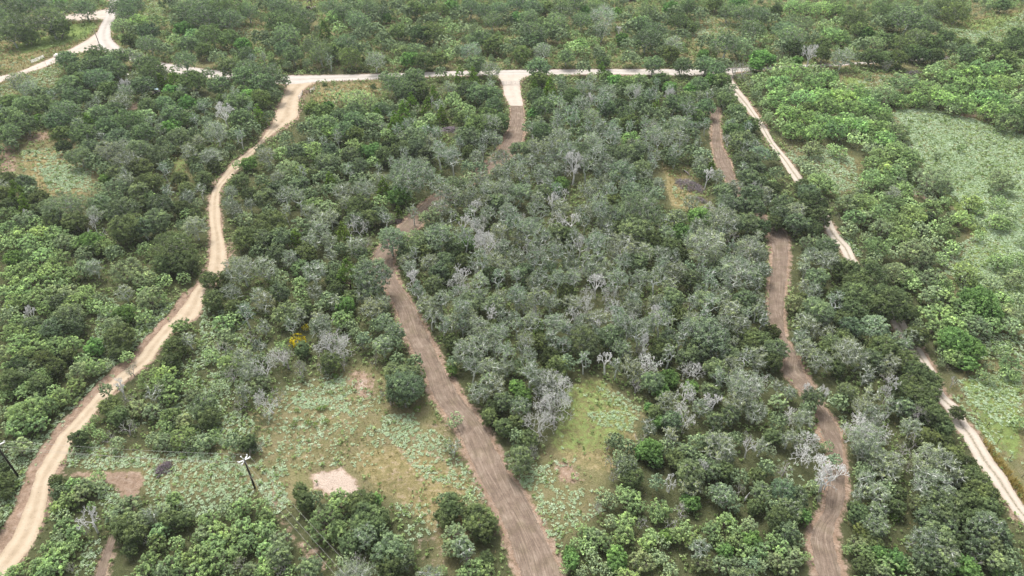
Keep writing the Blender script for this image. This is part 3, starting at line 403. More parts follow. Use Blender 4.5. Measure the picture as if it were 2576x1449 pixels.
xs=np.concatenate([-np.geomspace(5000,340,14),np.arange(-330,331,1.15),np.geomspace(340,5000,14)])
ys=np.concatenate([-np.geomspace(3000,10,10),np.arange(15,470,1.15),np.geomspace(480,5500,14)])
GX,GY=np.meshgrid(xs,ys); nx,ny=len(xs),len(ys)
px,py,_=projn(GX,GY); py=np.where(GY<10,9999,py)
def blur(a,k=1):
    for _ in range(k):
        p=np.pad(a,1,mode='edge'); a=(p[1:-1,1:-1]*2+p[:-2,1:-1]+p[2:,1:-1]+p[1:-1,:-2]+p[1:-1,2:])/6
    return a
ch={k:np.zeros(GX.shape) for k in('dirt','straw','lush','sand')}
for k,s,poly in PATCH:
    ch[k]=np.maximum(ch[k],s*blur(inpoly(px,py,poly).astype(float),1))
wayf=inway(px,py).astype(float)
ch['dirt']=np.maximum(ch['dirt'],np.clip(blur(wayf,4)*1.3,0,.75))
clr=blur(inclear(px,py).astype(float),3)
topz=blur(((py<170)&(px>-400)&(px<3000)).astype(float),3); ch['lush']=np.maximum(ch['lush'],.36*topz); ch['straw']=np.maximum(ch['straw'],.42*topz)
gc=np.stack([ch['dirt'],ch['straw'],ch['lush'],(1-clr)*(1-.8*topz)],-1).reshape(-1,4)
gz=0.0*GX
V=np.stack([GX,GY,gz],-1).reshape(-1,3)
ii=(np.arange(ny-1)[:,None]*nx+np.arange(nx-1)[None,:]).ravel()
F=np.stack([ii,ii+1,ii+nx+1,ii+nx],-1)
m,n,out=newmat('soil_and_grass')
tc=N(n,'ShaderNodeTexCoord'); A=N(n,'ShaderNodeAttribute',attribute_name='zones'); sp=N(n,'ShaderNodeSeparateColor'); L(n,A.outputs['Color'],sp.inputs[0])
co=tc.outputs['Object']
n1=noise(n,co,0.12,5,.6); n2=noise(n,co,0.9,6,.7); n3=noise(n,co,4.0,4,.7); n4=noise(n,co,0.35,4,.65)
base=ramp(n,n4,[(.3,(.085,.105,.035)),(.5,(.14,.135,.06)),(.7,(.20,.165,.10))])
base=mixc(n,ramp(n,n3,[(.35,(0,0,0)),(.7,(1,1,1))]),base,(.23,.21,.12))
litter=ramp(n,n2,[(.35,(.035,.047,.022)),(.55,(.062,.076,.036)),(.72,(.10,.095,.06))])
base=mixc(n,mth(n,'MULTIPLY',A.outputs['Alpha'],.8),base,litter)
straw=ramp(n,n2,[(.3,(.14,.13,.05)),(.5,(.235,.20,.10)),(.72,(.34,.29,.18))])
lush=ramp(n,n2,[(.3,(.11,.16,.045)),(.6,(.20,.26,.09)),(.75,(.28,.33,.15))])
dirt=ramp(n,n2,[(.3,(.19,.13,.09)),(.5,(.29,.21,.155)),(.7,(.38,.30,.24))])
def zmask(s):
    return ramp(n,mth(n,'ADD',s,mth(n,'MULTIPLY',mth(n,'SUBTRACT',n2,.5),1.1)),[(.38,(0,0,0)),(.58,(1,1,1))])
base=mixc(n,zmask(sp.outputs[1]),base,straw)
base=mixc(n,zmask(sp.outputs[2]),base,lush)
base=mixc(n,zmask(sp.outputs[0]),base,dirt)
sA=N(n,'ShaderNodeAttribute',attribute_name='sand'); base=mixc(n,zmask(sA.outputs['Fac']),base,ramp(n,n3,[(.3,(.40,.32,.26)),(.6,(.50,.41,.345))]))
base=mixc(n,1.0,base,ramp(n,n1,[(.3,(.8,.8,.8)),(.7,(1.15,1.12,1.1))]),'MULTIPLY')
d=N(n,'ShaderNodeBsdfDiffuse'); L(n,base,d.inputs[0]); bp=N(n,'ShaderNodeBump'); bp.inputs['Strength'].default_value=.8; bp.inputs['Distance'].default_value=.35
L(n,mth(n,'ADD',n3,n2),bp.inputs['Height']); L(n,bp.outputs[0],d.inputs['Normal']); L(n,d.outputs[0],out.inputs[0])
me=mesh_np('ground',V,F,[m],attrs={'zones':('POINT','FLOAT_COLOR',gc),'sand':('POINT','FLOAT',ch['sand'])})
tag(obj('ground',me),kind='structure')

def way_mat(name,cA,cB,cC,track=0.0,mid=0.0,streak=0.0,speck=0.0,crumb=0.16,band=None):
    m,n,out=newmat(name); A=N(n,'ShaderNodeAttribute',attribute_name='st'); s=N(n,'ShaderNodeSeparateXYZ'); L(n,A.outputs['Vector'],s.inputs[0])
    tc=N(n,'ShaderNodeTexCoord'); co=tc.outputs['Object']
    u=s.outputs[0]; v=s.outputs[1]
    nA=noise(n,co,.5,5,.65); nB=noise(n,co,3.5,5,.7); nC=noise(n,co,.08,3,.5)
    c=ramp(n,nA,[(.3,cA),(.5,cB),(.72,cC)])
    if speck: c=mixc(n,ramp(n,nB,[(.55,(0,0,0)),(.7,(speck,)*3)]),c,tuple(x*.5 for x in cA))
    if streak:
        nD=noise(n,co,7.0,3,.7); c=mixc(n,ramp(n,nD,[(.56,(0,0,0)),(.68,(.7,.7,.7))]),c,(.40,.33,.25)); nE=noise(n,co,.35,4,.6); c=mixc(n,ramp(n,nE,[(.5,(0,0,0)),(.7,(.45,.45,.45))]),c,(.15,.13,.075))
        cv=N(n,'ShaderNodeCombineXYZ'); L(n,mth(n,'MULTIPLY',s.outputs[2],3.2),cv.inputs[0]); L(n,mth(n,'MULTIPLY',v,.17),cv.inputs[1])
        st=noise(n,cv.outputs[0],1.0,5,.7,1.3)
        c=mixc(n,ramp(n,st,[(.42,(streak,)*3),(.6,(0,0,0))]),c,tuple(x*.55 for x in cA))
        c=mixc(n,ramp(n,st,[(.58,(0,0,0)),(.72,(streak,)*3)]),c,tuple(min(1,x*1.25) for x in cC))
    if track:   # two worn wheel tracks, paler than the crown between them
        du=mth(n,'ABSOLUTE',mth(n,'SUBTRACT',mth(n,'ABSOLUTE',mth(n,'SUBTRACT',u,.5)),.24))
        c=mixc(n,ramp(n,mth(n,'ADD',du,mth(n,'MULTIPLY',mth(n,'SUBTRACT',nA,.5),.15)),[(.05,(track,)*3),(.16,(0,0,0))]),c,tuple(min(1,x*1.12) for x in cC))
    if mid:     # grassy or gravelly middle
        dm=mth(n,'ADD',mth(n,'ABSOLUTE',mth(n,'SUBTRACT',u,.5)),mth(n,'MULTIPLY',mth(n,'SUBTRACT',nB,.5),.5))
        c=mixc(n,ramp(n,dm,[(.0,(mid,)*3),(.09,(0,0,0))]),c,(.17,.15,.10))
    b=N(n,'ShaderNodeBsdfDiffuse'); L(n,c,b.inputs[0]); bp=N(n,'ShaderNodeBump'); bp.inputs['Strength'].default_value=.5; bp.inputs['Distance'].default_value=.12
    L(n,mth(n,'ADD',nA,nB),bp.inputs['Height']); L(n,bp.outputs[0],b.inputs['Normal'])
    # ragged edge where soil crumbles into the grass
    e=mth(n,'SUBTRACT',.5,mth(n,'ABSOLUTE',mth(n,'SUBTRACT',u,.5)))
    e=mth(n,'ADD',e,mth(n,'MULTIPLY',mth(n,'SUBTRACT',mth(n,'ADD',mth(n,'MULTIPLY',nA,.5),mth(n,'MULTIPLY',nB,.5)),.5),crumb*1.6))
    op=mth(n,'GREATER_THAN',e,crumb*.28)
    tr=N(n,'ShaderNodeBsdfTransparent'); mx=N(n,'ShaderNodeMixShader'); L(n,op,mx.inputs[0]); L(n,tr.outputs[0],mx.inputs[1]); L(n,b.outputs[0],mx.inputs[2]); L(n,mx.outputs[0],out.inputs[0])
    return m
def build_way(name,rows,mat,z,grow=1.06,nn=12):
    A=np.array([P(r[0],r[1]) for r in rows])[:,:2]; B=np.array([P(r[2],r[3]) for r in rows])[:,:2]
    c=(A+B)/2; A=c+(A-c)*grow; B=c+(B-c)*grow
    d=np.concatenate([[0],np.cumsum(np.linalg.norm(np.diff(c,axis=0),axis=1))])
    t=np.arange(0,d[-1],0.7)
    def cr(Pn):
        i=np.clip(np.searchsorted(d,t,side='right')-1,0,len(d)-2); u=((t-d[i])/(d[i+1]-d[i]))[:,None]
        g=lambda k:Pn[np.clip(k,0,len(Pn)-1)]
        p0,p1,p2,p3=g(i-1),g(i),g(i+1),g(i+2)
        sm=.5*(2*p1+(p2-p0)*u+(2*p0-5*p1+4*p2-p3)*u**2+(-p0+3*p1-3*p2+p3)*u**3)
        lin=p1*(1-u)+p2*u; return sm*.7+lin*.3
    a=cr(A); b=cr(B); w_=np.linalg.norm(a-b,axis=1)
    un=np.linspace(0,1,nn); pts=a[:,None,:]*(1-un)[None,:,None]+b[:,None,:]*un[None,:,None]
    V=np.concatenate([pts,np.full(pts.shape[:2]+(1,),z)],-1).reshape(-1,3)
    st=np.stack(np.broadcast_arrays(un[None,:],t[:,None],un[None,:]*w_[:,None]),-1).reshape(-1,3)
    m_=len(t); ii=(np.arange(m_-1)[:,None]*nn+np.arange(nn-1)[None,:]).ravel()
    F=np.stack([ii,ii+1,ii+nn+1,ii+nn],-1)
    me=mesh_np(name,V,F,[mat],attrs={'st':('POINT','FLOAT_VECTOR',st)})
    # faces must look up
    if me.polygons[0].normal.z<0: me.flip_normals()
    return tag(obj(name,me),kind='structure')
TAN=way_mat('tan_caliche',(0.300,0.234,0.162),(0.372,0.294,0.210),(0.420,0.348,0.264),track=.45,mid=.12,speck=.75,crumb=.2)
WHITE=way_mat('white_caliche',(.34,.305,.27),(.40,.362,.325),(.445,.41,.375),track=.4,mid=.15,speck=.25,crumb=.12)
PALE=way_mat('pale_caliche',(0.360,0.300,0.252),(0.420,0.360,0.306),(0.456,0.402,0.348),track=.3,speck=.2,crumb=.10)
TWO=way_mat('two_track_caliche',(0.330,0.282,0.228),(0.396,0.342,0.282),(0.432,0.384,0.330),track=.5,mid=.85,speck=.3,crumb=.14)
MULCH=way_mat('scraped_reddish_soil',(.140,.104,.080),(.215,.163,.128),(.30,.24,.19),streak=.5,speck=1.0,crumb=.26)
build_way('cleared_strip',WAYS['cleared_strip'],MULCH,.012,.95)
build_way('cleared_lane',WAYS['cleared_lane'],MULCH,.012,.95)
build_way('side_lane',WAYS['side_lane'],MULCH,.012,.95)
build_way('ranch_road',WAYS['ranch_road'],PALE,.012)
build_way('upper_road',WAYS['upper_road'],PALE,.012)
build_way('gate_drive',WAYS['gate_drive'],PALE,.020,1.03)
build_way('dirt_road',WAYS['dirt_road'],TAN,.016)
build_way('two_track',WAYS['two_track'],TWO,.016)
build_way('county_road',WAYS['county_road'],WHITE,.028)

# ------------------------------------------------------------ tree prototypes
def unit(v): return v/np.maximum(np.linalg.norm(v,axis=-1,keepdims=True),1e-6)
def quads(c,nrm,size,g,asp=1.0):
    """leaf sprays: one rhombic face each, centre c, normal nrm, half size"""
    k=len(c); t=unit(np.cross(nrm,unit(g.normal(size=(k,3))))); b=np.cross(nrm,t)
    s=size[:,None]; V=np.stack([c-t*s,c-b*s*asp+nrm*s*.15,c+t*s,c+b*s*asp+nrm*s*.15],1).reshape(-1,3)
    return V,np.arange(4*k).reshape(-1,4)
def tubes(segs,sides=3):
    """segs: list of (a,b,ra,rb) -> one mesh"""
    a=np.array([s[0] for s in segs]); b=np.array([s[1] for s in segs]); ra=np.array([s[2] for s in segs]); rb=np.array([s[3] for s in segs])
    d=unit(b-a); ref=np.where(np.abs(d[:,2:3])>.9,np.array([[1.,0,0]]),np.array([[0,0,1.]])); u=unit(np.cross(d,ref)); v=np.cross(d,u)
    an=np.arange(sides)*2*math.pi/sides; k=len(a)
    ring=u[:,None,:]*np.cos(an)[None,:,None]+v[:,None,:]*np.sin(an)[None,:,None]
    A=a[:,None,:]+ring*ra[:,None,None]; B=b[:,None,:]+ring*rb[:,None,None]
    V=np.concatenate([A,B],1).reshape(-1,3); base=(np.arange(k)*2*sides)[:,None]
    F=np.concatenate([np.stack([base[:,0]+i,base[:,0]+(i+1)%sides,base[:,0]+sides+(i+1)%sides,base[:,0]+sides+i],-1) for i in range(sides)],0)
    return V,F
KIND={ # height from width, crown share, clump radius share, tufts per clump, leaf half size, leaves per tuft, twigs per clump, twig radius
 'O':dict(H=lambda W:.66*W+1.5,ch=.84,cr=.150,tf=7,leaf=.145,nl=16,tw=3,tr=.034,jit=.6),
 'L':dict(H=lambda W:.70*W+1.8,ch=.80,cr=.135,tf=6,leaf=.145,nl=14,tw=5,tr=.044,jit=.6),
 'D':dict(H=lambda W:.68*W+1.0,ch=.92,cr=.150,tf=9,leaf=.14,nl=15,tw=2,tr=.028,jit=.5),
 'G':dict(H=lambda W:.74*W+1.7,ch=.84,cr=.145,tf=6,leaf=.125,nl=10,tw=7,tr=.042,jit=.8),
 'S':dict(H=lambda W:1.15*W+2.4,ch=.74,cr=.185,tf=6,leaf=.13,nl=11,tw=5,tr=.040,jit=.7),
 'B':dict(H=lambda W:.66*W+.7,ch=.92,cr=.150,tf=8,leaf=.16,nl=15,tw=1,tr=.024,jit=.5),
 'M':dict(H=lambda W:.55*W+1.1,ch=.90,cr=.125,tf=7,leaf=.140,nl=12,tw=4,tr=.026,jit=.5),
 'C':dict(H=lambda W:1.25*W+.8,ch=.95,cr=.13,tf=9,leaf=.15,nl=10,tw=0,tr=.02,jit=.5),
 'H':dict(H=lambda W:.62*W+1.0,ch=.86,cr=.15,tf=2,leaf=.13,nl=5,tw=3,tr=.030,jit=1.0),
 'W':dict(H=lambda W:.72*W+1.0,ch=.88,cr=.15,tf=2,leaf=.12,nl=3,tw=3,tr=.027,jit=1.0),
 'b':dict(H=lambda W:.55*W+.15,ch=.98,cr=.16,tf=6,leaf=.12,nl=10,tw=0,tr=.02,jit=.6),
 'X':dict(H=lambda W:.85*W+2.8,ch=.80,cr=.15,tf=0,leaf=.1,nl=0,tw=0,tr=.045,jit=1.0),
}
KIND['m']=KIND['M']; KIND['Y']=KIND['B']
def branching(g,R0,base_h,top,levels,spread,r0,kids,flat=.0,rmin=.03):
    """bare branching: limbs split again and again towards an uneven round crown"""
    segs=[]; T=[]
    def rec(p,d,ln,r,lv):
        e=unit(d+g.normal(size=3)*.16); m=p+e*ln*.5; d2=unit(d+g.normal(size=3)*.28+np.array([0,0,.05])); q=m+d2*ln*.5
        rm=max(r*.86,rmin*.8); re=max(r*.72,rmin*.6)
        segs.append((p,m,r,rm)); segs.append((m,q,rm,re))
        if lv==0: T.append(q); return
        nk=kids if g.random()<.6 else max(2,kids-1)
        u=unit(np.cross(d2,g.normal(size=3))); a0=g.uniform(0,6.28)
        for i in range(nk):
            a=a0+6.283*i/nk+g.normal()*.4; v=np.cross(d2,u); side=u*math.cos(a)+v*math.sin(a)
            s=spread*g.uniform(.6,1.25); nd=unit(d2*math.cos(s)+side*math.sin(s)+np.array([0,0,.10-flat]))
            rec(q,nd,ln*g.uniform(.62,.86),re*(.80 if nk==2 else .72)+.004,lv-1)
    nt=g.integers(1,3) if R0>1.2 else 1
    p=np.array([0,0,-.15]); f=np.array([g.normal()*.12*R0,g.normal()*.12*R0,base_h]); segs.append((p,f,r0*1.25,r0))
    nl=g.integers(3,5)
    for i in range(nl):
        a=6.283*i/nl+g.normal()*.4; el=g.uniform(.45,1.15); d=np.array([math.cos(a)*math.cos(el),math.sin(a)*math.cos(el),math.sin(el)])
        rec(f,d,R0*.42*g.uniform(.8,1.15),r0*.72,levels)
    return segs,np.array(T)
def make_proto(k,W,seed,lod=1.0,far=0):
    g=np.random.default_rng(seed); q=KIND[k]; H=q['H'](W); chh=q['ch']*H; zc=H-chh/2; R0=W/2
    rc=q['cr']*W*(1.0 if W>5 else 1.3); cone=(k=='C'); big=W>7
    if k in 'XHW':
        lv={'X':5,'H':4,'W':5}[k]-(1 if W<4.2 else 0)
        segs,T=branching(g,R0*.95,(H-chh)*.9+.1,H,lv,.62 if k=='X' else .75,(.028*W+.05)*(1 if k=='X' else .62 if k=='W' else .7),3,flat=.0 if k=='X' else .12,rmin=q['tr'])
        # bring the tips to the wanted width and height
        P0=np.concatenate([np.array([s[0] for s in segs]),np.array([s[1] for s in segs])]); rr=np.percentile(np.hypot(P0[:,0],P0[:,1]),96); zz=np.percentile(P0[:,2],98)
        sx=R0/rr; sz_=H/zz; M_=np.array([sx,sx,sz_]); segs=[(a*M_,b*M_,c_,d_) for a,b,c_,d_ in segs]; T=T*M_
        Vb,Fb=tubes(segs,4); bark=mesh_np('wood_'+k,Vb,Fb,[GREYTWIG if k=='H' else DEAD])
        leafm=None
        if k in 'HW':
            s_=T[g.random(len(T))<(.45 if k=='H' else .18)]; c=np.repeat(s_,q['nl'],0); pos=c+g.normal(size=c.shape)*.22; nr=unit(g.normal(size=c.shape)+[0,0,.8])
            V,F=quads(pos,nr,q['leaf']*g.uniform(.6,1.2,len(pos)),g,.7); v=np.clip(g.normal(.5,.2,len(pos)),0,1)
            leafm=mesh_np('foliage_'+k,V,F,[LEAF],attrs={'v':('FACE','FLOAT',v)})
        return dict(W=W,H=H,zc=zc,bark=bark,leaf=leafm)
    nC=int({'G':40,'S':24,'C':46,'M':46,'b':30,'L':50,'D':52,'O':50,'B':50}[k]*(1.35 if W>9 else 1.1 if W>7 else .85 if W>4.2 else .55))
    lob=unit(g.normal(size=(7,3))); lob[:,2]=np.abs(lob[:,2])*.6; la=g.uniform(-.30,.26,7)
    C=[]; tries=0
    while len(C)<nC and tries<5000:
        tries+=1
        d=unit(g.normal(size=3))
        if d[2]<-.8: continue
        if k in 'LS' and d[2]<-.3 and g.random()<.6: continue
        rr=1.0+sum(a*max(0,d@l)**3 for a,l in zip(la,lob))
        f=g.uniform(.6,1.0)**.6 if g.random()<.85 else g.uniform(.2,.6)
        ax=np.array([R0-rc*.9,R0-rc*.9,chh/2-rc*.55])
        p=d*f*rr*ax
        if cone:
            h=g.random()**1.25; a=g.uniform(0,6.283); rad=(R0-rc*.5)*(1-h)**.8*(g.uniform(.75,1.0))
            p=np.array([math.cos(a)*rad,math.sin(a)*rad,(h-.5)*(chh-rc)])
        if any(np.linalg.norm((p-c)*[1,1,1.2])<rc*.8 for c in C): continue
        C.append(p)
    C=np.array(C)+[0,0,zc]; C[:,2]=np.maximum(C[:,2],rc*.5)
    fork=np.array([g.normal()*.05*W,g.normal()*.05*W,max(.25,(H-chh)*(.9 if k not in'MmDCB' else .6)+.12*chh)])
    nodes=[np.array([0,0,-.15]),fork]; par=[-1,0]; segs=[]
    order=np.argsort(np.linalg.norm(C-fork,axis=1)); idx=[]
    for j in order:
        c=C[j]; P_=np.array(nodes[1:]); dist=np.linalg.norm(P_-c,axis=1)+.25*np.linalg.norm(P_-fork,axis=1)
        b=int(np.argmin(dist))+1; a0=nodes[b]
        mid=(a0+c)/2+g.normal(size=3)*.10*np.linalg.norm(c-a0)+[0,0,-.06*np.linalg.norm(c-a0)]
        nodes.append(mid); par.append(b); nodes.append(c); par.append(len(nodes)-2); idx.append(len(nodes)-1)
    cnt=np.zeros(len(nodes))
    for i in idx:
        p=i
        while p>=0: cnt[p]+=1; p=par[p]
    r0=(.024*W+.05); tot=max(cnt[1],1)
    rad=np.maximum(r0*(cnt/tot)**.5,q['tr']*1.4)
    for i in range(1,len(nodes)): segs.append((nodes[par[i]],nodes[i],rad[par[i]] if par[i]>0 else r0*1.25,rad[i]))
    # tufts: each sits at the end of its own twig, at uneven distances, with gaps between
    core=np.array([0,0,zc-.3*chh]); TC=[];TD=[];TV=[];TS=[]; tw=[]
    for c in C:
        o=unit(c-core); cvv=g.normal(0,.15 if far==1 else .11); n_=int(q['tf']*(1 if W>4.2 else .8)) if lod>=1 else max(2,int(q['tf']*.5))
        for j in range(n_):
            d=unit(o*.75+g.normal(size=3)*.75+[0,0,.22]); ln=rc*g.uniform(.55,1.28)
            sq=np.array([1,1,.75]) if not cone else np.array([.9,.9,1.1])
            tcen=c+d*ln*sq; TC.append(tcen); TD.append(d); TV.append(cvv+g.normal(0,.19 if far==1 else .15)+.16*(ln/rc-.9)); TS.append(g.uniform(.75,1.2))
            if j<q['tw'] and lod>=1:
                m0=c+(tcen-c)*.5+g.normal(size=3)*.06*rc; e_=tcen+d*ln*g.uniform(.05,.35); tr=q['tr']*g.uniform(.7,1.25)
                tw.append((c,m0,tr*1.25,tr)); tw.append((m0,e_,tr,tr*.5)); f_=unit(d+g.normal(size=3)*.7); tw.append((m0,m0+f_*ln*.6,tr*.8,tr*.4))
    V1,F1=tubes(segs,5); V2,F2=tubes(tw,3) if tw else (np.zeros((0,3)),np.zeros((0,4),int))
    Vb=np.concatenate([V1,V2]); Fb=np.concatenate([F1,F2+len(V1)])
    bark=mesh_np('wood_'+k,Vb,Fb,[DARKBARK if k in 'MCBmY' else BARK])
    TC=np.array(TC);TD=np.array(TD);TV=np.array(TV);TS=np.array(TS)
    nl=q['nl'] if lod>=1 else max(4,int(q['nl']*.5)); ls=q['leaf']*(1 if lod>=1 else 1.7)
    if far==1 and lod>=1: nl=max(5,int(nl*.55)); ls*=1.4
    if far==2: nl=int(nl*1.75); ls*=.74
    tr_=np.clip(rc*.42,.22,.55)
    c=np.repeat(TC,nl,0); kk=len(c); d0=np.repeat(TD,nl,0); d=unit(unit(g.normal(size=(kk,3)))+d0*.35+[0,0,.25])
    pos=c+d*(tr_*np.repeat(TS,nl)*g.uniform(.25,1.05,kk))[:,None]*[1,1,.7]
    keep=pos[:,2]>.06; pos=pos[keep]; d=d[keep]
    nr=unit(d*.8+d0[keep]*.5+g.normal(size=pos.shape)*q['jit']+[0,0,.3])
    sz=ls*g.uniform(.65,1.25,len(pos))*(1.12 if big else .92)
    V,F=quads(pos,nr,sz,g,.72)
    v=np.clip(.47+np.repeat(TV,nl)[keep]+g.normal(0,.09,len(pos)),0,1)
    leafm=mesh_np('foliage_'+k,V,F,[LEAF],attrs={'v':('FACE','FLOAT',v)})
    return dict(W=W,H=H,zc=zc,bark=bark,leaf=leafm)
SIZES=[3.2,5.2,8.0,12.0]; PROTO={}
NV={'O':5,'G':5,'M':5,'S':4,'D':4,'L':3,'B':3,'C':2,'H':4,'X':7,'W':3,'b':3}
def proto(k,W,rnd,far=0):
    kk={'m':'M','Y':'b'}.get(k,k); s=min(range(4),key=lambda i:abs(math.log(W/SIZES[i])))
    v=rnd.randrange(NV[kk]); key=(kk,s,v,far)
    if key not in PROTO: PROTO[key]=make_proto(kk,SIZES[s],ord(kk)*977+s*131+v*17+7*far,1.0,far)
    return PROTO[key]
TINT={'O':(.198,.262,.142),'L':(.250,.330,.200),'D':(.160,.210,.095),'G':(.275,.330,.208),'S':(.225,.290,.182),'B':(.190,.320,.110),
      'M':(.320,.440,.195),'m':(.310,.390,.215),'C':(.150,.235,.052),'H':(.21,.25,.15),'W':(.24,.29,.20),'b':(.17,.28,.06),'X':(.1,.1,.1),'Y':(.62,.52,.03)}
WTINT={'O':(.8,.8,.78),'L':(1.0,1.0,.98),'D':(.55,.53,.48),'G':(1.0,1.0,.97),'S':(1,1,1),'B':(1,.95,.9),'M':(1.25,1.2,1.15),'m':(1.9,1.85,1.8),'W':(1,1,1),'b':(1,.9,.8),'C':(.8,.7,.6),'H':(.98,.93,.94),'X':(1,1,1),'Y':(.9,.85,.7)}
NAME={'O':'oak_tree','L':'oak_tree','D':'evergreen_tree','G':'lichened_tree','S':'slender_tree','B':'leafy_tree','M':'mesquite_tree','m':'mesquite_tree','C':'cedar_tree','H':'thorn_tree','W':'dead_tree','b':'leafy_shrub','X':'dead_tree','Y':'yellow_shrub'}
LOOK={'O':'grey-green oak','L':'pale-limbed oak','D':'dark evergreen tree','G':'sparse pale-twigged tree','S':'slender grey-green tree','B':'bright green leafy tree','M':'feathery light green mesquite','m':'dull grey-green mesquite','C':'yellow-green cedar','H':'grey thorn tree','W':'silvery fine-twigged dead tree','b':'low bright green shrub','X':'bleached leafless tree','Y':'yellow-leaved shrub'}
CATS={'oak_tree':'oak tree','evergreen_tree':'evergreen tree','lichened_tree':'lichened tree','slender_tree':'slender tree','leafy_tree':'leafy tree','mesquite_tree':'mesquite tree','cedar_tree':'cedar tree','thorn_tree':'thorn tree','dead_tree':'dead tree','yellow_shrub':'shrub','leafy_shrub':'leafy shrub'}
trees=[]   # (x,y,W,kind)
for ex,ey,ew,k in entries():
    q=KIND[k]; W=ew/FPX*180; ew*=(.95 if ey<175 else 1.2 if k in 'XW' else 1.13 if (1000<ex<1900 and 330<ey<980 and k in 'SGOHXW') else 1.0)
    for _ in range(5):
        H=q['H'](W); zc=H-q['ch']*H/2; p,t=at(ex,ey,zc); W=ew*t/FPX
    W=min(max(W,1.0),17); H=q['H'](W); p,t=at(ex,ey,H-q['ch']*H/2)
    if ey<175 and W>2.5:
        a_,b_,_f=projn(np.array([p.x]),np.array([p.y]),0.0); a2,b2,_f=projn(np.array([p.x]),np.array([p.y]),H*.6)
        if inclear(a_,b_)[0] and inclear(a2,b2)[0]: continue
    trees.append([p.x,p.y,W,k,False])
print('listed trees',len(trees))
# gaps in the woodland
rn=random.Random(5)
tx=[t[0] for t in trees]; ty=[t[1] for t in trees]; tr=[t[2]/2 for t in trees]
TX,TY,TR=np.array(tx),np.array(ty),np.array(tr)+np.array([1.6 if t[3] in 'XW' else 0 for t in trees])
extra=[]
gq=np.random.default_rng(21)
cand=np.stack([gq.uniform(-330,330,40000),gq.uniform(38,430,40000)],-1)
cpx,cpy,cf=projn(cand[:,0],cand[:,1])
ok=(cpx>-260)&(cpx<2840)&(cpy<1640)&(cpy>-260)
cand=cand[ok]; cpx=cpx[ok]; cpy=cpy[ok]
bad=inclear(cpx,cpy)
for dz in (0,2,4,5.5):
    qx,qy,_=projn(cand[:,0],cand[:,1],dz*1.0)
    for ox,oy in((0,0),(-14,0),(14,0),(0,-8),(0,8)): bad|=inway(qx+ox,qy+oy,('dirt_road','county_road','ranch_road','gate_drive','two_track','upper_road'))
    for ox in(-5,5): bad|=inway(qx+ox,qy,('cleared_strip','cleared_lane','side_lane'))
    bad|=inclear(qx,qy)
for (x,y),ppx,ppy in zip(cand[~bad],cpx[~bad],cpy[~bad]):
    right=ppx>2060-(ppy<150)*(-900); low=(ppy>1180); left=(ppx<520 and ppy>560 and ppx<900-ppy*.5+250)
    r=rn.random()
    if ppy<165: k='MMmMmO'[int(r*6)]
    elif (ppx>1900 and ppy<500) or ppx>2250: k='MMMmmD'[int(r*6)]
    elif left or (low and ppx<700) : k='MMMmmO'[int(r*6)]
    elif low and 1400<ppx<2000: k='MmmOHG'[int(r*6)]
    elif 1000<ppx<1950 and 330<ppy<1000: k='SSGSGWSG'[int(r*8)]
    else: k='OGDGOmS'[int(r*7)]
    W=rn.uniform(3.0,5.4) if k!='S' else rn.uniform(2.8,4.2)
    if 0<ppy<165: W=rn.uniform(1.8,3.6)
    inframe=(-20<ppx<2596 and 0<ppy<1480)
    fac=(.62 if (1000<ppx<1950 and 330<ppy<1000) else (.92 if (ppx<700 and ppy>560) or ppy>1200 else .76) if ppy>165 else .9) if inframe else .82
    if not inframe: W*=1.35
    dd=np.hypot(TX-x,TY-y)
    if (dd<(TR+W/2)*fac).any(): continue
    TX=np.append(TX,x);TY=np.append(TY,y);TR=np.append(TR,W/2)
    extra.append([x,y,W,k,True])
print('extra trees',len(extra))
trees+=extra
# small man-made things the photograph shows between the crowns stay visible
OPEN=[(388,234,12),(784,10,16),(1285,206,24),(771,232,16),(1735,470,26),(1137,325,16),(254,108,7),(2297,185,14),(95,150,20),(418,203,6),(1600,3,14),(416,1178,14),(1443,462,16),(640,1190,26)]
def hides(t):
    x,y,W,k,ex=t[:5]
    if k in 'XW' and not ex: return False
    H=KIND[k]['H'](W); a,b,f=projn(x,y,H*.55); f0=math.hypot(y,CAM_H); rx=.5*W*FPX/f; ry=.45*(H*.75+W*.3)*FPX/f
    for ox,oy,r_ in OPEN:
        g0=P(ox,oy); 
        if y>g0.y+1.5: continue
        m_=.9 if ex else .35
        if ((a-ox)/(rx+r_*m_))**2+((b-oy)/(ry+r_*m_))**2<(1.0 if ex else .8): return True
    return False
n0=len(trees); trees=[t for t in trees if not hides(t)]; print('opened',n0-len(trees))
# scrub trees should not stand in a road
for t in trees:
    for _ in range(8):
        a,b,_f=projn(np.array([t[0]]),np.array([t[1]]))
        if not inway(a,b,('dirt_road','county_road','ranch_road','gate_drive','two_track'))[0]: break
        t[1]-=.8
# in view? size on the picture
for t in trees:
    H=KIND[t[3]]['H'](t[2]); a,b,f=projn(t[0],t[1],H*.6); ds=t[2]*FPX/f
    vis=(-ds*.5<a<2576+ds*.5) and (-ds*.45<b<1449+ds*.45)
    t+= [ds if vis else 0.0, a, b]
LIMIT=300; keep=[]; rest=[]
bycat={}
for t in trees: bycat.setdefault(NAME[t[3]],[]).append(t)
for c,l in bycat.items():
    l.sort(key=lambda t:-t[5]); nk=[t for t in l if t[5]>0][:LIMIT]; s=set(map(id,nk)); keep+=nk; rest+=[t for t in l if id(t) not in s]
    print(c,len(l),'in view',sum(t[5]>0 for t in l),'kept',len(nk))
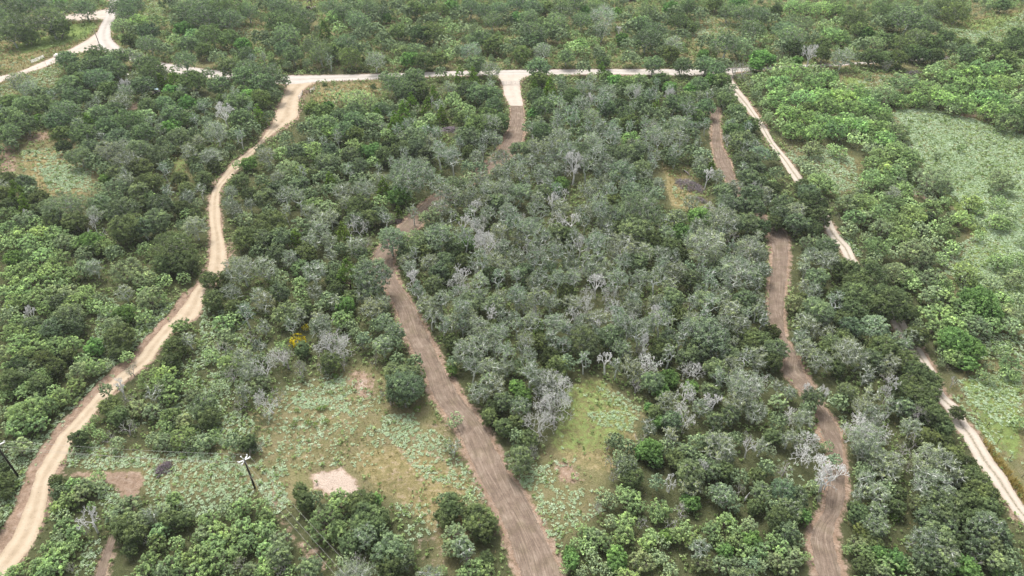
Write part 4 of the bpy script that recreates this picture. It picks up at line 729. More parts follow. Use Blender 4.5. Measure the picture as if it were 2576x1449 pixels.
# ---- landmarks the labels point to (picture place -> words)
LM={'the left power pole':(42,1195),'the crossarm power pole':(640,1228),'the pale sandy patch':(845,1210),'the yellow shrub':(750,868),
 'the central metal gate':(1285,212),'the road fork':(255,110),'the pumpjack':(784,20),'the left road gate':(775,232),'the central brush pile':(1735,475),
 'the small dark brush pile':(415,1180),'the lone tall white snag':(1443,470),'the mid-forest white snag':(1220,617),'the lower-right white snag':(2082,1199),
 'the grassy clearing at centre':(1520,1090),'the lower-left herb clearing':(800,1050),'the big roadside evergreen':(430,625),'the lower-right scraped lane':(2090,1400),
 'the rutted lane bend':(2010,960),'the cleared strip bend':(965,655),'the right-hand herb field':(2450,430),'the far wire fence corner':(1890,205),
 'the centre-left thorn thicket':(840,870),'the central twiggy thicket':(1390,1030),'the great pale oak':(1040,440),'the round centre-right oak':(1600,535),
 'the upper-left lawn':(170,85),'the far-left straw clearing':(150,430),'the top-right pale meadow':(2450,95),'the left-edge mesquite thicket':(120,820),
 'the bottom right corner':(2560,1430),'the bottom left corner':(10,1440),'the far-right bright canopy':(2430,800),'the middle two-track opening':(2130,640),
 'the cleared strip foot':(1330,1380),'the middle top edge':(1300,10),'the top right corner':(2560,10),'the top left corner':(10,10),'the blue-topped cart':(392,236),
 'the far right meadow edge':(2570,1000),'the left road middle bend':(545,560),'the county road bend':(430,180),'the domed oak below centre':(1468,865),'the leaning white snag':(570,290),
 'the upper-right scraped lane':(1820,400),'the centre-left bottom edge':(870,1420),'the centre-right bottom edge':(1720,1430),'the lower-left roadside hump':(300,960),
 'the bare red soil':(900,960),'the right-hand olive dome':(2180,690),'the far top meadow':(620,75)}
LW={k:P(*v) for k,v in LM.items()}
ORD=['nearest','second nearest','third nearest','fourth nearest','fifth nearest','sixth nearest','seventh nearest','eighth nearest','ninth nearest','tenth nearest','eleventh nearest','twelfth nearest','thirteenth nearest','fourteenth nearest','fifteenth nearest','sixteenth nearest','seventeenth nearest','eighteenth nearest','nineteenth nearest','twentieth nearest']
def sizeword(W,k): return 'small ' if W<3.6 else ('large ' if W>8.2 else '')
groups={}
for i,t in enumerate(keep):
    best=min(LW.items(),key=lambda kv:math.hypot(kv[1].x-t[0],(kv[1].y-t[1])))
    dx=t[0]-best[1].x; dy=t[1]-best[1].y
    dirn=('right of' if dx>0 else 'left of') if abs(dx)>abs(dy) else ('beyond' if dy>0 else 'this side of')
    key=(sizeword(t[2],t[3]),t[3],dirn,best[0]); groups.setdefault(key,[]).append((math.hypot(dx,dy),i))
LAB={}
for (sw,k,dirn,lm),l in groups.items():
    l.sort()
    for n_,(d_,i) in enumerate(l):
        if len(l)==1: LAB[i]=f"{sw}{LOOK[k]} {dirn} {lm}, only one there" if False else f"{sw}{LOOK[k]} just {dirn} {lm}" if d_<14 else f"{sw}{LOOK[k]} standing {dirn} {lm}"
        elif n_==len(l)-1: LAB[i]=f"{sw}{LOOK[k]}, the farthest one {dirn} {lm}"
        else: LAB[i]=f"{sw}{LOOK[k]}, {ORD[min(n_,19)]} {dirn} {lm}"
GR={'oak_tree':'grey-green oaks of the woodland','evergreen_tree':'dark evergreens of the woodland','lichened_tree':'pale-twigged trees of the woodland','slender_tree':'slender trees of the middle wood','leafy_tree':'bright green leafy trees','mesquite_tree':'light green mesquites','cedar_tree':'yellow-green cedars','thorn_tree':'bare-twigged thorn trees','dead_tree':'bleached dead trees','yellow_shrub':'yellow shrubs','leafy_shrub':'low bright shrubs in the herb clearing'}
for l_ in LAB.values():
    if len(l_.split())>16: print('LONG',l_)
for i,t in enumerate(keep):
    x,y,W,k=t[:4]; pr=proto(k,W,rn,1 if y>185 else 2 if y<100 else 0); s=W/pr['W']; sz=KIND[k]['H'](W)/pr['H']*rn.uniform(.94,1.08)
    nm=NAME[k]; cat=CATS[nm]; s*=rn.uniform(.96,1.02)
    sh=rn.gauss(1,.15); hu=rn.gauss(.012,.035)
    c=TINT[k]; c=(c[0]*.95,c[1]*1.05,c[2]*.95) if y>190 else c; col=(c[0]*sh*(1+hu),c[1]*sh,c[2]*sh*(1-hu*1.2),1)
    wc=WTINT[k]; ws=rn.uniform(.85,1.12); wcol=(wc[0]*ws,wc[1]*ws,wc[2]*ws,1)
    rz=rn.uniform(0,6.283)
    if pr['leaf'] is None:
        o=obj(nm,pr['bark']); o.location=(x,y,0); o.rotation_euler=(rn.uniform(-.08,.08),rn.uniform(-.08,.08),rz); o.scale=(s,s,sz); o.color=wcol
        tag(o,LAB[i],cat,GR[nm])
    else:
        r=empty(nm,(x,y,0),rz,(s,s,sz)); tag(r,LAB[i],cat,GR[nm])
        a=obj('trunk',pr['bark'],r); a.color=wcol
        b=obj('crown',pr['leaf'],r); b.color=col
# the woodland beyond: one mass per look
def merged(name,lst,label_kind):
    VV=[];FF=[];AA=[];CC=[];off=0
    cache={}
    for t in lst:
        x,y,W,k=t[:4]; kk={'m':'M','Y':'B'}.get(k,k)
        if kk in 'XW': kk='G'
        v=rn.randrange(3); key=(kk,v)
        if key not in cache:
            pr=make_proto(kk,SIZES[1],777+ord(kk)*10+v,lod=.45); me=pr['leaf']; nv=len(me.vertices)
            co=np.empty(nv*3,np.float32); me.vertices.foreach_get('co',co); fv=np.empty(len(me.polygons),np.float32); me.attributes['v'].data.foreach_get('value',fv)
            cache[key]=(co.reshape(-1,3),fv,pr); bpy.data.meshes.remove(pr['leaf']); bpy.data.meshes.remove(pr['bark'])
        co,fv,pr=cache[key]; s=W/pr['W']; sz=KIND[kk]['H'](W)/pr['H']; a=rn.uniform(0,6.283); ca,sa=math.cos(a),math.sin(a)
        p=np.stack([(co[:,0]*ca-co[:,1]*sa)*s+x,(co[:,0]*sa+co[:,1]*ca)*s+y,co[:,2]*sz],-1)
        VV.append(p); FF.append(np.arange(len(p)).reshape(-1,4)+off); off+=len(p); AA.append(fv); sh=rn.gauss(1,.12); CC.append(np.tile(np.array([*[q*sh for q in TINT[k]],1.0]),(len(fv),1)))
    if not VV: return
    me=mesh_np(name,np.concatenate(VV),np.concatenate(FF),[LEAFV],attrs={'v':('FACE','FLOAT',np.concatenate(AA)),'tint':('FACE','FLOAT_COLOR',np.concatenate(CC))})
    tag(obj(name,me),label_kind,None,None,'stuff')
LEAFV,n,out=newmat('far_leaves')
ta=N(n,'ShaderNodeAttribute',attribute_name='tint'); va=N(n,'ShaderNodeAttribute',attribute_name='v')
c=mixc(n,1.0,ta.outputs['Color'],ramp(n,va.outputs['Fac'],[(0.0,(0.42,0.44,0.48)),(0.45,(0.92,0.94,0.95)),(0.8,(1.38,1.36,1.2)),(1.0,(1.85,1.8,1.5))]),'MULTIPLY')
d=N(n,'ShaderNodeBsdfDiffuse'); L(n,c,d.inputs[0]); L(n,d.outputs[0],out.inputs[0])
merged('background_woodland',rest,'distant mass of mixed woodland trees around the edges')

# ------------------------------------------------------------ herbs, grass and undergrowth (nobody could count them)
def sample_poly(poly,dens,cap,g):
    P_=np.array([[*P(a,b)[:2]] for a,b in poly]); lo=P_.min(0); hi=P_.max(0)
    x1,y1=P_[:,0],P_[:,1]; area=abs(np.dot(x1,np.roll(y1,-1))-np.dot(y1,np.roll(x1,-1)))/2
    de=min(dens,cap/max(area,1)); nb=int((hi-lo).prod()*de)
    q=g.uniform(lo,hi,(nb,2)); a,b,_f=projn(q[:,0],q[:,1]); k=inpoly(a,b,poly)&~inway(a,b)&~(inbare(a,b)&(g.random(nb)<.9))
    return q[k],de,area
g=np.random.default_rng(9)
pos=[];rad=[]; 
for dens,poly in HERB:
    q,de,area=sample_poly(poly,dens*.9,42000,g)
    cover=min(.98,dens/6.5); nz=fbm(q[:,0]*.22,q[:,1]*.22)*.55+vn2(q[:,0]*.9,q[:,1]*.9)*.45
    thr=.74-.60*cover
    k=nz>thr; q=q[k]; pos.append(q); rad.append(np.full(len(q),max(.20,math.sqrt(1.9*cover/(math.pi*de)))))
pos=np.concatenate(pos); rad=np.concatenate(rad)*g.uniform(.6,1.3,len(pos))*np.where(pos[:,1]>140,1.3,1.0)
print('herbs',len(pos))
def rosettes(name,pos,rad,nl,mat,seed,up=.25,lift=.5,shape=.7,vvar=.18,ls=.5):
    g=np.random.default_rng(seed); k=len(pos)
    a=(np.arange(nl)*2*math.pi/nl)[None,:]+g.uniform(0,6.28,(k,1))+g.normal(0,.25,(k,nl))
    r=rad[:,None]*g.uniform(.12,.85,(k,nl)); z=rad[:,None]*lift*g.uniform(.4,1.3,(k,nl))+.04
    c=np.stack([pos[:,0:1]+np.cos(a)*r,pos[:,1:2]+np.sin(a)*r,z],-1).reshape(-1,3)
    nrm=unit(np.stack([np.cos(a)*.5,np.sin(a)*.5,np.ones_like(a)],-1).reshape(-1,3)+g.normal(0,up,(k*nl,3)))
    V,F=quads(c,nrm,np.repeat(rad,nl)*ls*g.uniform(.7,1.3,k*nl),g,shape)
    v=np.clip(np.repeat(g.normal(.5,vvar,k),nl)+g.normal(0,.1,k*nl),0,1)
    return mesh_np(name,V,F,[mat],attrs={'v':('FACE','FLOAT',v)})
def two_tone(name,stops,trans=.2):
    m,n,out=newmat(name); a=N(n,'ShaderNodeAttribute',attribute_name='v'); tc=N(n,'ShaderNodeTexCoord')
    nz=noise(n,tc.outputs['Object'],.08,3,.6)
    c=ramp(n,mth(n,'ADD',a.outputs['Fac'],mth(n,'MULTIPLY',mth(n,'SUBTRACT',nz,.5),.7)),stops)
    d=N(n,'ShaderNodeBsdfDiffuse'); t=N(n,'ShaderNodeBsdfTranslucent'); L(n,c,d.inputs[0]); L(n,c,t.inputs[0]); mx=N(n,'ShaderNodeMixShader'); mx.inputs[0].default_value=trans
    L(n,d.outputs[0],mx.inputs[1]); L(n,t.outputs[0],mx.inputs[2]); L(n,mx.outputs[0],out.inputs[0]); return m
HM=two_tone('sage_green_herb',[(.1,(.28,.39,.20)),(.45,(.40,.51,.31)),(.75,(.50,.61,.42)),(1,(.60,.69,.53))])
tag(obj('herb_cover',rosettes('herb_cover',pos,rad,14,HM,4,up=.4,lift=.42,ls=.27)),'pale sage-green low herbs spreading over the open ground','herbs',None,'stuff')
# undergrowth between the trees and weeds on open ground
q=g.uniform([-250,48],[250,345],(150000,2)); a,b,f=projn(q[:,0],q[:,1]); k=(a>-30)&(a<2610)&(b>-30)&(b<1480)&~inway(a,b)&~(inbare(a,b)&(g.random(len(a))<.85)); 
nz=fbm(q[:,0]*.12+3,q[:,1]*.12); cl=inclear(a,b); k&=(nz>.38)&((~cl)|(g.random(len(q))<.45)); q=q[k]; f=f[k]
UM=two_tone('weed_green',[(.1,(.11,.16,.05)),(.5,(.20,.28,.10)),(.9,(.32,.40,.18))])
print('undergrowth',len(q))
tag(obj('undergrowth',rosettes('undergrowth',q,g.uniform(.25,.55,len(q))*(f/150)**.5,5,UM,14,up=.5,lift=1.1,vvar=.25)),'low green weeds growing between the trees','undergrowth',None,'stuff')
def blades(name,pos,h,w_,nb,mat,seed,lean=.5):
    g=np.random.default_rng(seed); k=len(pos); a=g.uniform(0,6.28,(k,nb)); l=g.uniform(.1,lean,(k,nb))*h[:,None]
    b=np.stack([pos[:,0:1]+g.normal(0,.08,(k,nb)),pos[:,1:2]+g.normal(0,.08,(k,nb)),np.zeros((k,nb))],-1)
    t=b+np.stack([np.cos(a)*l,np.sin(a)*l,h[:,None]*g.uniform(.6,1.1,(k,nb))],-1)
    s=np.stack([-np.sin(a),np.cos(a),0*a],-1)*w_[:,None,None]
    V=np.stack([b-s,b+s,(b+t)/2+s*.9,t],2).reshape(-1,3); F=np.arange(len(V)).reshape(-1,4)
    v=np.clip(np.repeat(g.normal(.5,.22,k),nb)+g.normal(0,.1,k*nb),0,1)
    return mesh_np(name,V,F,[mat],attrs={'v':('FACE','FLOAT',v)})
q=g.uniform([-250,48],[250,345],(330000,2)); a,b,f=projn(q[:,0],q[:,1]); cl=inclear(a,b)
for kk in CLEAR[:0]: pass
k=(a>-30)&(a<2610)&(b>-30)&(b<1480)&~inway(a,b)&~(inbare(a,b)&(g.random(len(a))<.85))&(cl|(g.random(len(q))<.22))&(g.random(len(q))<.7)&~inpoly(a,b,LAWN)&(fbm(q[:,0]*.3,q[:,1]*.3)>.40); q=q[k]; f=f[k]
SM=two_tone('dry_grass',[(.05,(.13,.13,.045)),(.4,(.26,.22,.09)),(.7,(.40,.33,.16)),(1,(.50,.43,.26))])
print('grass',len(q)); sc=f/130
tag(obj('dry_grass',blades('dry_grass',q,g.uniform(.25,.55,len(q))*sc**.5,(.04*sc),3,SM,24,1.1)),'straw-coloured dry grass over the open ground','grass',None,'stuff')
# tall golden grass beside the two-track at the lower right
pl=[(2462,1120),(2480,1105),(2530,1175),(2590,1260),(2600,1310),(2570,1270),(2510,1180)]
q,_a,_b=sample_poly(pl,22,9000,g); GM=two_tone('golden_grass',[(.1,(.24,.19,.05)),(.5,(.42,.34,.12)),(.9,(.55,.47,.22))])
tag(obj('tall_grass',blades('tall_grass',q,g.uniform(.7,1.3,len(q)),np.full(len(q),.05),3,GM,25,.5)),'tall golden grass along the two-track at lower right','grass',None,'stuff')
HAZE=.00012
# ------------------------------------------------------------ poles, wires, gates, fence, brush piles, machines
POLEM=plain('creosoted_wood',(.016,.013,.011),.8,0,.3,9); ARM=plain('white_painted_arm',(.82,.82,.80),.5,0,.05); CER=plain('glazed_porcelain',(.75,.76,.76),.2,0,.1)
GREYP=plain('weathered_pole',(.20,.17,.15),.9,0,.3); PIPE=plain('galvanised_pipe',(.62,.62,.62),.45,.5,.12); RUST=plain('rusty_pipe',(.085,.06,.05),.75,.2,.4,4)
WIRE=plain('bare_wire',(.30,.29,.27),.6,.1,.1); BRUSH=bark_mat('dry_branches',(.14,.115,.12),(.34,.30,.31))
def limb(mb,px0,py0,px1,py1,z,rad): mb.bar(P(px0,py0,z),P(px1,py1,z),rad)
# crossarm pole: base seen at (641.5,1228)
base=P(641.5,1228); HP=7.4
# keep the pole upright at its base, arms at its top
p2=empty('power_pole',base); tag(p2,'black wooden power pole with two white crossarms in the herb clearing','power pole','power poles')
mb=MB(); mb.tube([(0,0,-.3),(0,0,HP*.55),(0,0,HP)],[.17,.145,.12],10); mb.build('pole_shaft',POLEM,p2,smooth=True)
def rel(px,py,z): return P(px,py,z)-base
ends2=[]
for (a,b,z) in (((596.5,1166.5),(628,1152.5),HP-.15),((605.5,1164.5),(620,1139.5),HP-.45)):
    A=rel(*a,z); B=rel(*b,z); mid=(A+B)/2; sh=Vector((-mid.x,-mid.y,0))
    # centre the arm on the shaft
    A=A+sh*.75; B=B+sh*.75
    mb=MB(); mb.bar(A,B,.15,.17); ar=mb.build('crossarm',ARM,p2,bevel=.01)
    for t in (.03,.97) :
        q=A.lerp(B,t); ib=MB(); ib.tube([q+Vector((0,0,.08)),q+Vector((0,0,.2)),q+Vector((0,0,.30))],[.05,.12,.07],8); ib.build('insulator',CER,ar,smooth=True); ends2.append(base+q+Vector((0,0,.3)))
mb=MB(); mb.tube([(0,0,HP),(-.35,.1,HP+.35),(-.5,.15,HP+.55)],[.05,.05,.14],8); mb.build('insulator',CER,p2,smooth=True)
topc=base+Vector((-.5,.15,HP+.55))
b1=P(45,1197); p1=empty('power_pole',b1); tag(p1,'black wooden power pole with one white arm at the left edge','power pole','power poles')
mb=MB(); mb.tube([(0,0,-.3),(0,0,HP*.55),(0,0,HP+.3)],[.18,.155,.13],10); mb.build('pole_shaft',POLEM,p1,smooth=True)
A=Vector((-.9,-.55,HP+.1)); B=Vector((.75,.95,HP+.1)); mb=MB(); mb.bar(A,B,.15,.17); ar=mb.build('crossarm',ARM,p1,bevel=.01)
ends1=[]
for t in(.03,.97):
    q=A.lerp(B,t); ib=MB(); ib.tube([q+Vector((0,0,.08)),q+Vector((0,0,.2)),q+Vector((0,0,.30))],[.05,.12,.07],8); ib.build('insulator',CER,ar,smooth=True); ends1.append(b1+q+Vector((0,0,.3)))
ends1.append(b1+Vector((-.05,.05,HP+.3)))
def wire(a,b,sag,label,r=.013):
    pts=[]
    for i in range(25):
        t=i/24; p=Vector(a).lerp(Vector(b),t); p.z-=sag*4*t*(1-t); pts.append(p)
    mb=MB(); mb.tube(pts,r,4,False); o=mb.build('power_line',WIRE,None); tag(o,label,'power line','overhead power lines')
wire(ends1[1],ends2[3],.45,'uppermost overhead wire between the two black power poles')
wire(ends1[0],ends2[0],.45,'lowest overhead wire between the two black power poles')
wire(ends1[2],ends2[2],.5,'middle overhead wire between the two black power poles')
for src,(ax,ay),lab in ((ends2[0],(868,1475),'leftmost overhead wire running from the crossarm pole to the bottom edge'),(topc,(892,1475),'middle overhead wire running from the crossarm pole to the bottom edge'),(ends2[1],(925,1475),'rightmost overhead wire running from the crossarm pole to the bottom edge')):
    e=P(ax,ay,6.6); e2=src.lerp(e,1.25); e2.z=7.0; wire(src,e2,.5,lab)
mb=MB(); g0=P(668,1262); mb.tube([base+Vector((0,0,HP-.6)),g0],.02,5); tag(mb.build('guy_wire',WIRE),'steel guy wire slanting from the crossarm pole to the ground','guy wire')
# grey bare pole at the road fork
b3=P(254,123); mb=MB(); mb.tube([(0,0,-.3),(0,0,4),(-.1,0,8.2)],[.16,.14,.11],10); o=mb.build('utility_pole',GREYP,smooth=True); o.location=b3; tag(o,'bare grey pole standing at the road fork','utility pole')
# gates and braces
def pipe_gate(pa,pb,h,mat,label,leaves=2,rails=5,stiles=1,group='metal ranch gates'):
    a=P(*pa); b=P(*pb); r=empty('farm_gate',a); tag(r,label,'gate',group); d=b-a
    for i in range(leaves):
        s=a*0+d*(i/leaves); e=d*((i+1)/leaves); u=(e-s).normalized()*.06; s=s+u; e=e-u; mb=MB()
        for k in range(rails):
            z=.2+(h-.2)*k/(rails-1); mb.tube([s+Vector((0,0,z)),e+Vector((0,0,z))],.032,6)
        for k in range(stiles+2):
            q=s.lerp(e,k/(stiles+1)); mb.tube([q+Vector((0,0,.2)),q+Vector((0,0,h))],.036,6)
        mb.build('gate_leaf',mat,r)
    for q in(d*0,d):
        mb=MB(); mb.tube([q+Vector((0,0,-.2)),q+Vector((0,0,h+.15))],.07,8); mb.build('gate_post',mat,r)
def brace(pa,pb,h,mat,label,boards=3,mesh=False):
    a=P(*pa); b=P(*pb); d=b-a; r=empty('fence_brace',a); tag(r,label,'fence brace','pipe fence braces')
    for i in range(3):
        q=d*(i/2); mb=MB(); mb.tube([q+Vector((0,0,-.2)),q+Vector((0,0,h))],.075,8); mb.build('post',mat,r)
    mb=MB()
    for k in range(boards):
        z=h-.05-k*h/boards; mb.tube([Vector((0,0,z)),d+Vector((0,0,z))],.06,6)
    mb.build('rail',mat,r)
pipe_gate((1263,213),(1308,213),1.35,PIPE,'double pale pipe gate across the central drive off the county road')
brace((1251,208),(1260,211),1.35,RUST,'short dark pipe brace left of the double gate')
brace((762,236),(780,236),1.4,RUST,'dark pipe fence brace beside the left road entrance')
pipe_gate((752,250),(762,237),1.3,PIPE,'pale open gate swung back at the left road entrance',1,5,1)
pipe_gate((781,234),(792,226),1.2,PIPE,'grey pipe panel leaning back from the dark fence brace',1,5,1)
pipe_gate((80,160),(112,146),1.2,PIPE,'long weathered pipe panel beside the upper-left ranch road',1,7,3)
pipe_gate((118,166),(134,158),1.25,PIPE,'pale pipe gate across the upper-left ranch road',1,5,1)
pipe_gate((416,207),(421,197),1.5,PIPE,'steep grey pipe panel half hidden by cedars below the county road',1,6,1)
# wire fence along the right-hand two-track
FP=[(1876,176),(1896,206),(1912,236),(1932,290),(1968,350),(2032,440),(2104,545),(2172,645),(2245,745),(2310,840),(2378,930),(2418,990),(2441,1019),(2458,1045),(2472,1062),(2488,1084),(2525,1139),(2600,1245)]
W_=[P(*q) for q in FP]; cum=[0]
for i in range(1,len(W_)): cum.append(cum[-1]+(W_[i]-W_[i-1]).length)
r=empty('wire_fence',W_[0]); tag(r,'wire fence with thin dark posts along the far side of the two-track','fence')
pts=[]; s=0
while s<cum[-1]:
    i=max(j for j in range(len(cum)) if cum[j]<=s); i=min(i,len(W_)-2); pts.append(W_[i].lerp(W_[i+1],(s-cum[i])/(cum[i+1]-cum[i]))); s+=3.6
for q in pts[:98]:
    mb=MB(); l=Vector((rn.uniform(-.06,.06),rn.uniform(-.06,.06),0)); mb.tube([q-W_[0]+Vector((0,0,-.2)),q-W_[0]+l+Vector((0,0,1.35))],.045,5); mb.build('post',RUST,r)
for z in(.35,.7,1.05,1.28):
    mb=MB(); mb.tube([q-W_[0]+Vector((0,0,z)) for q in pts],.008,3); mb.build('fence_wire',WIRE,r)
# roadside posts by the county road
for j,(a,b,lab) in enumerate([(919,204,'short dark post left of another on the county road verge'),(933,204,'short dark post right of another on the county road verge'),(1087,198,'single short post beside the county road in front of the lone tree')]):
    mb=MB(); mb.tube([(0,0,-.1),(.02,0,1.2)],.06,6); o=mb.build('fence_post',RUST); o.location=P(a,b); tag(o,lab,'post','posts on the county road verge')
# brush piles
def brush_pile(px_,py_,rx,ry,h,rz,nb,label,seed,tint=(1,1,1,1)):
    g=np.random.default_rng(seed); segs=[]
    for _ in range(nb):
        a=g.uniform(0,6.283); r_=g.uniform(0,1)**.6; c=np.array([math.cos(a)*r_*rx,math.sin(a)*r_*ry,0]); c[2]=h*(1-r_**2)*g.uniform(.1,1)+.05
        d=unit(g.normal(size=3)*[1,1,.22]+np.array([.8,0,0])); ln=g.uniform(.4,1.5)*min(rx,2.4)*.6; t=g.uniform(.02,.055) if g.random()<.93 else .10
        m0=c-d*ln/2; m1=c+g.normal(size=3)*.08; m2=c+d*ln/2; m0[2]=max(m0[2],.03); m2[2]=max(m2[2],.03)
        segs+=[(m0,m1,t,t*.8),(m1,m2,t*.8,t*.35)]
        for _k in range(2):
            e=unit(d+g.normal(size=3)*.6); segs.append((m1,m1+e*ln*.35,t*.5,t*.25))
    V,F=tubes(segs,4); o=obj('brush_pile',mesh_np('brush_pile',V,F,[BRUSH])); o.location=P(px_,py_); o.rotation_euler=(0,0,rz); o.color=tint
    tag(o,label,'brush pile','piles of cut branches')
brush_pile(1735,470,4.6,2.6,1.7,R(-48),420,'large grey pile of dead branches in the opening at centre right',1)
brush_pile(1762,505,2.2,1.0,.8,R(-55),90,'small trail of dead branches below the large brush pile',2)
brush_pile(416,1180,1.7,1.2,1.0,R(55),130,'small dark brush pile under the power wires at lower left',3,(.8,.75,.8,1))
brush_pile(1137,328,3.6,1.9,1.1,0,220,'flat grey brush pile among trees below the county road',4,(1.15,1.1,1.2,1))
brush_pile(2297,185,3.0,1.6,1.2,R(10),200,'grey brush pile in front of the dark trees at upper right',5)
brush_pile(996,558,1.8,1.2,.8,R(20),80,'low brown brush heap beside the middle of the cleared strip',6,(.7,.6,.6,1))
# fallen trunks
for (a,b,lab,s_) in [((1762,1175),(1800,1200),'pale fallen log lying in the wood right of the centre clearing',5),((1870,1262),(1880,1248),'short broken pale log near the lower right thicket',6),((1720,430),(1736,446),'dark broken stump log above the large brush pile',7)]:
    A=P(*a); B=P(*b); mb=MB(); d=(B-A); mb.tube([(0,0,.25),d*.5+Vector((.1,.05,.45)),d+Vector((0,0,.3))],[.20,.15,.07],7); mb.tube([d*.55+Vector((0,0,.4)),d*.7+Vector((.5,.4,.9))],[.08,.03],5); o=mb.build('fallen_log',DEAD if s_!=7 else BRUSH,smooth=True); o.location=A; tag(o,lab,'log','fallen logs')
# pumpjack at the top of the view
b=P(784,22)
pj=empty('pumpjack',b,R(70)); tag(pj,'dark rusty pumpjack on a sandy pad at the top edge','pumpjack')
mb=MB(); mb.box((0,0,.2),(6.2,1.3,.4)); mb.build('base_skid',RUST,pj)
mb=MB()
for sx in(-.8,.8):
    for sy in(-.55,.55): mb.bar((sx+.3,sy,.4),(.3,sy*.25,4.2),.16)
mb.bar((-.3,-.5,1.8),(.9,-.5,1.8),.1); mb.bar((-.3,.5,1.8),(.9,.5,1.8),.1); mb.build('samson_post',RUST,pj)
mb=MB(); mb.bar((-2.6,0,3.6),(3.2,0,5.0),.28,.45); mb.build('walking_beam',RUST,pj)
mb=MB(); c=[(3.1+.0,5.6),(3.75,5.2),(3.95,4.5),(3.85,3.8),(3.5,3.5),(3.1,4.6)]
mb._add([(x,-.18,z) for x,z in c]+[(x,.18,z) for x,z in c],[tuple(range(6))[::-1],tuple(range(6,12))]+[(i,(i+1)%6,6+(i+1)%6,6+i) for i in range(6)]); mb.build('horse_head',RUST,pj)
mb=MB(); mb.tube([(3.9,0,4.2),(3.9,0,.1)],.04,5); mb.build('polished_rod',PIPE,pj)
for sy in(-.5,.5):
    mb=MB(); mb.bar((-2.3,sy,1.5),(-2.55,sy*.8,3.6),.1); mb.build('pitman_arm',RUST,pj)
    mb=MB(); mb.bar((-1.7,sy,1.5),(-3.1,sy,1.2),.2,.35); mb.tube([(-3.1,sy-.16,1.2),(-3.1,sy+.16,1.2)],.65,14); mb.build('counterweight',RUST,pj)
mb=MB(); mb.box((-1.7,0,1.0),(.8,.7,1.2)); mb.build('gearbox',RUST,pj,bevel=.05)
mb=MB(); mb.tube([(-2.9,-.3,.4),(-2.9,-.3,1.0)],.3,10); mb.tube([(-2.9,.3,.7),(-2.2,.3,.7)],.28,10); mb.build('motor',RUST,pj)
# shed roof at the very top
sb=P(1588,2); sh_=empty('metal_shed',sb,R(8)); tag(sh_,'small shed with a pale metal roof among trees at the top edge','shed')
ROOF=plain('pale_sheet_roof',(.72,.73,.74),.4,.2,.08,1.0); WALL=plain('grey_sheet_wall',(.42,.41,.40),.7,.1,.12)
mb=MB(); mb.box((0,2,1.3),(9,5,2.6)); mb.build('wall',WALL,sh_)
mb=MB(); mb._add([(-4.9,-.9,2.55),(4.9,-.9,2.55),(4.9,2,4.0),(-4.9,2,4.0),(-4.9,4.9,2.55),(4.9,4.9,2.55)],[(0,1,2,3),(3,2,5,4)])
for i in range(15):
    x=-4.8+i*.685; mb.bar((x,-.9,2.60),(x,2,4.05),.06)
mb.build('roof',ROOF,sh_)
mb=MB(); mb.box((0,-.52,1.1),(2.4,.08,2.2)); mb.build('door',RUST,sh_)
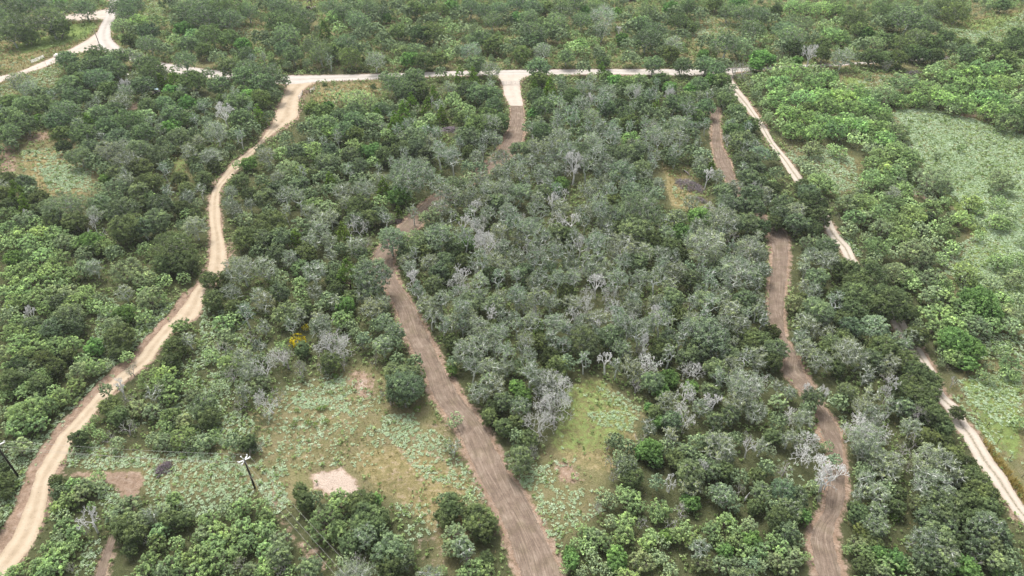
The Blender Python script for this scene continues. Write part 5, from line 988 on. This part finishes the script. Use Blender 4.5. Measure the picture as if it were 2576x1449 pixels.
# utility cart half hidden left of centre top
cb=P(394,238); ct=empty('utility_cart',cb,R(35)); tag(ct,'dark utility cart with a pale blue sheet on top among oaks','cart')
DARK=plain('black_plastic',(.02,.02,.022),.5,0,.1); BLUE=plain('pale_blue_sheet',(.42,.56,.60),.35,0,.1); TAN2=plain('tan_panel',(.55,.48,.33),.7)
mb=MB(); mb.box((0,0,.65),(2.9,1.3,.4)); mb.box((1.05,0,.95),(.8,1.2,.3)); mb.build('body',DARK,ct,bevel=.06)
mb=MB(); mb.box((-.95,0,.98),(.95,1.3,.28)); mb.build('cargo_bed',TAN2,ct,bevel=.03)
mb=MB(); mb.box((-.1,0,1.0),(.5,1.1,.25)); mb.box((-.35,0,1.3),(.14,1.1,.5)); mb.build('seat',DARK,ct,bevel=.05)
for sx in(-.45,.55):
    for sy in(-.58,.58):
        mb=MB(); mb.bar((sx,sy,.8),(sx*.85,sy*.9,1.95),.05); mb.build('roll_bar',DARK,ct)
mb=MB(); v=[]; f=[]
for i in range(9):
    x=-.9+i*.24
    for y in(-.85,.85): v.append((x,y,2.0+.22*math.sin(i*.75)))
for i in range(8): f.append((2*i,2*i+1,2*i+3,2*i+2))
mb._add(v,f); o=mb.build('roof_sheet',BLUE,ct); so=o.modifiers.new('thickness','SOLIDIFY'); so.thickness=.03
for sx in(-.95,.95):
    for sy in(-.68,.68):
        mb=MB(); mb.tube([(sx,sy-.12,.32),(sx,sy+.12,.32)],.32,14); mb.build('wheel',DARK,ct)
# limestone boulders by the upper road
for i,(a,b,s_,lab) in enumerate([(145,142,1.3,'largest pale boulder by the ranch road below the dark evergreen'),(153,138,.8,'smaller pale boulder right of the largest one by the ranch road'),(152,148,.5,'smallest pale stone in front of the ranch road boulders'),(322,191,.9,'pale boulder half hidden beside oaks below the road fork')]):
    g=np.random.default_rng(i+60); import bmesh
    bm=bmesh.new(); bmesh.ops.create_icosphere(bm,subdivisions=2,radius=s_)
    for v_ in bm.verts: v_.co*=1+.25*(g.random()-.5); v_.co.z*=.6
    me=bpy.data.meshes.new('boulder'); bm.to_mesh(me); bm.free(); me.materials.append(plain('limestone',(.58,.55,.48),.9,0,.15)); o=obj('boulder',me); o.location=P(a,b)+Vector((0,0,s_*.3)); tag(o,lab,'boulder','pale boulders')
# ------------------------------------------------------------ pale air that softens the far trees
hm,hn,ho=newmat('pale_air'); hv=N(hn,'ShaderNodeVolumePrincipled'); hv.inputs['Color'].default_value=(.86,.90,.93,1); hv.inputs['Density'].default_value=HAZE; hv.inputs['Anisotropy'].default_value=.2
L(hn,hv.outputs[0],ho.inputs['Volume'])
if HAZE>0:
    mb=MB(); mb.box((0,1250,49),(10400,9000,102)); tag(mb.build('haze',hm),'thin pale summer haze',None,None,'stuff')
print('objects',len(bpy.data.objects))
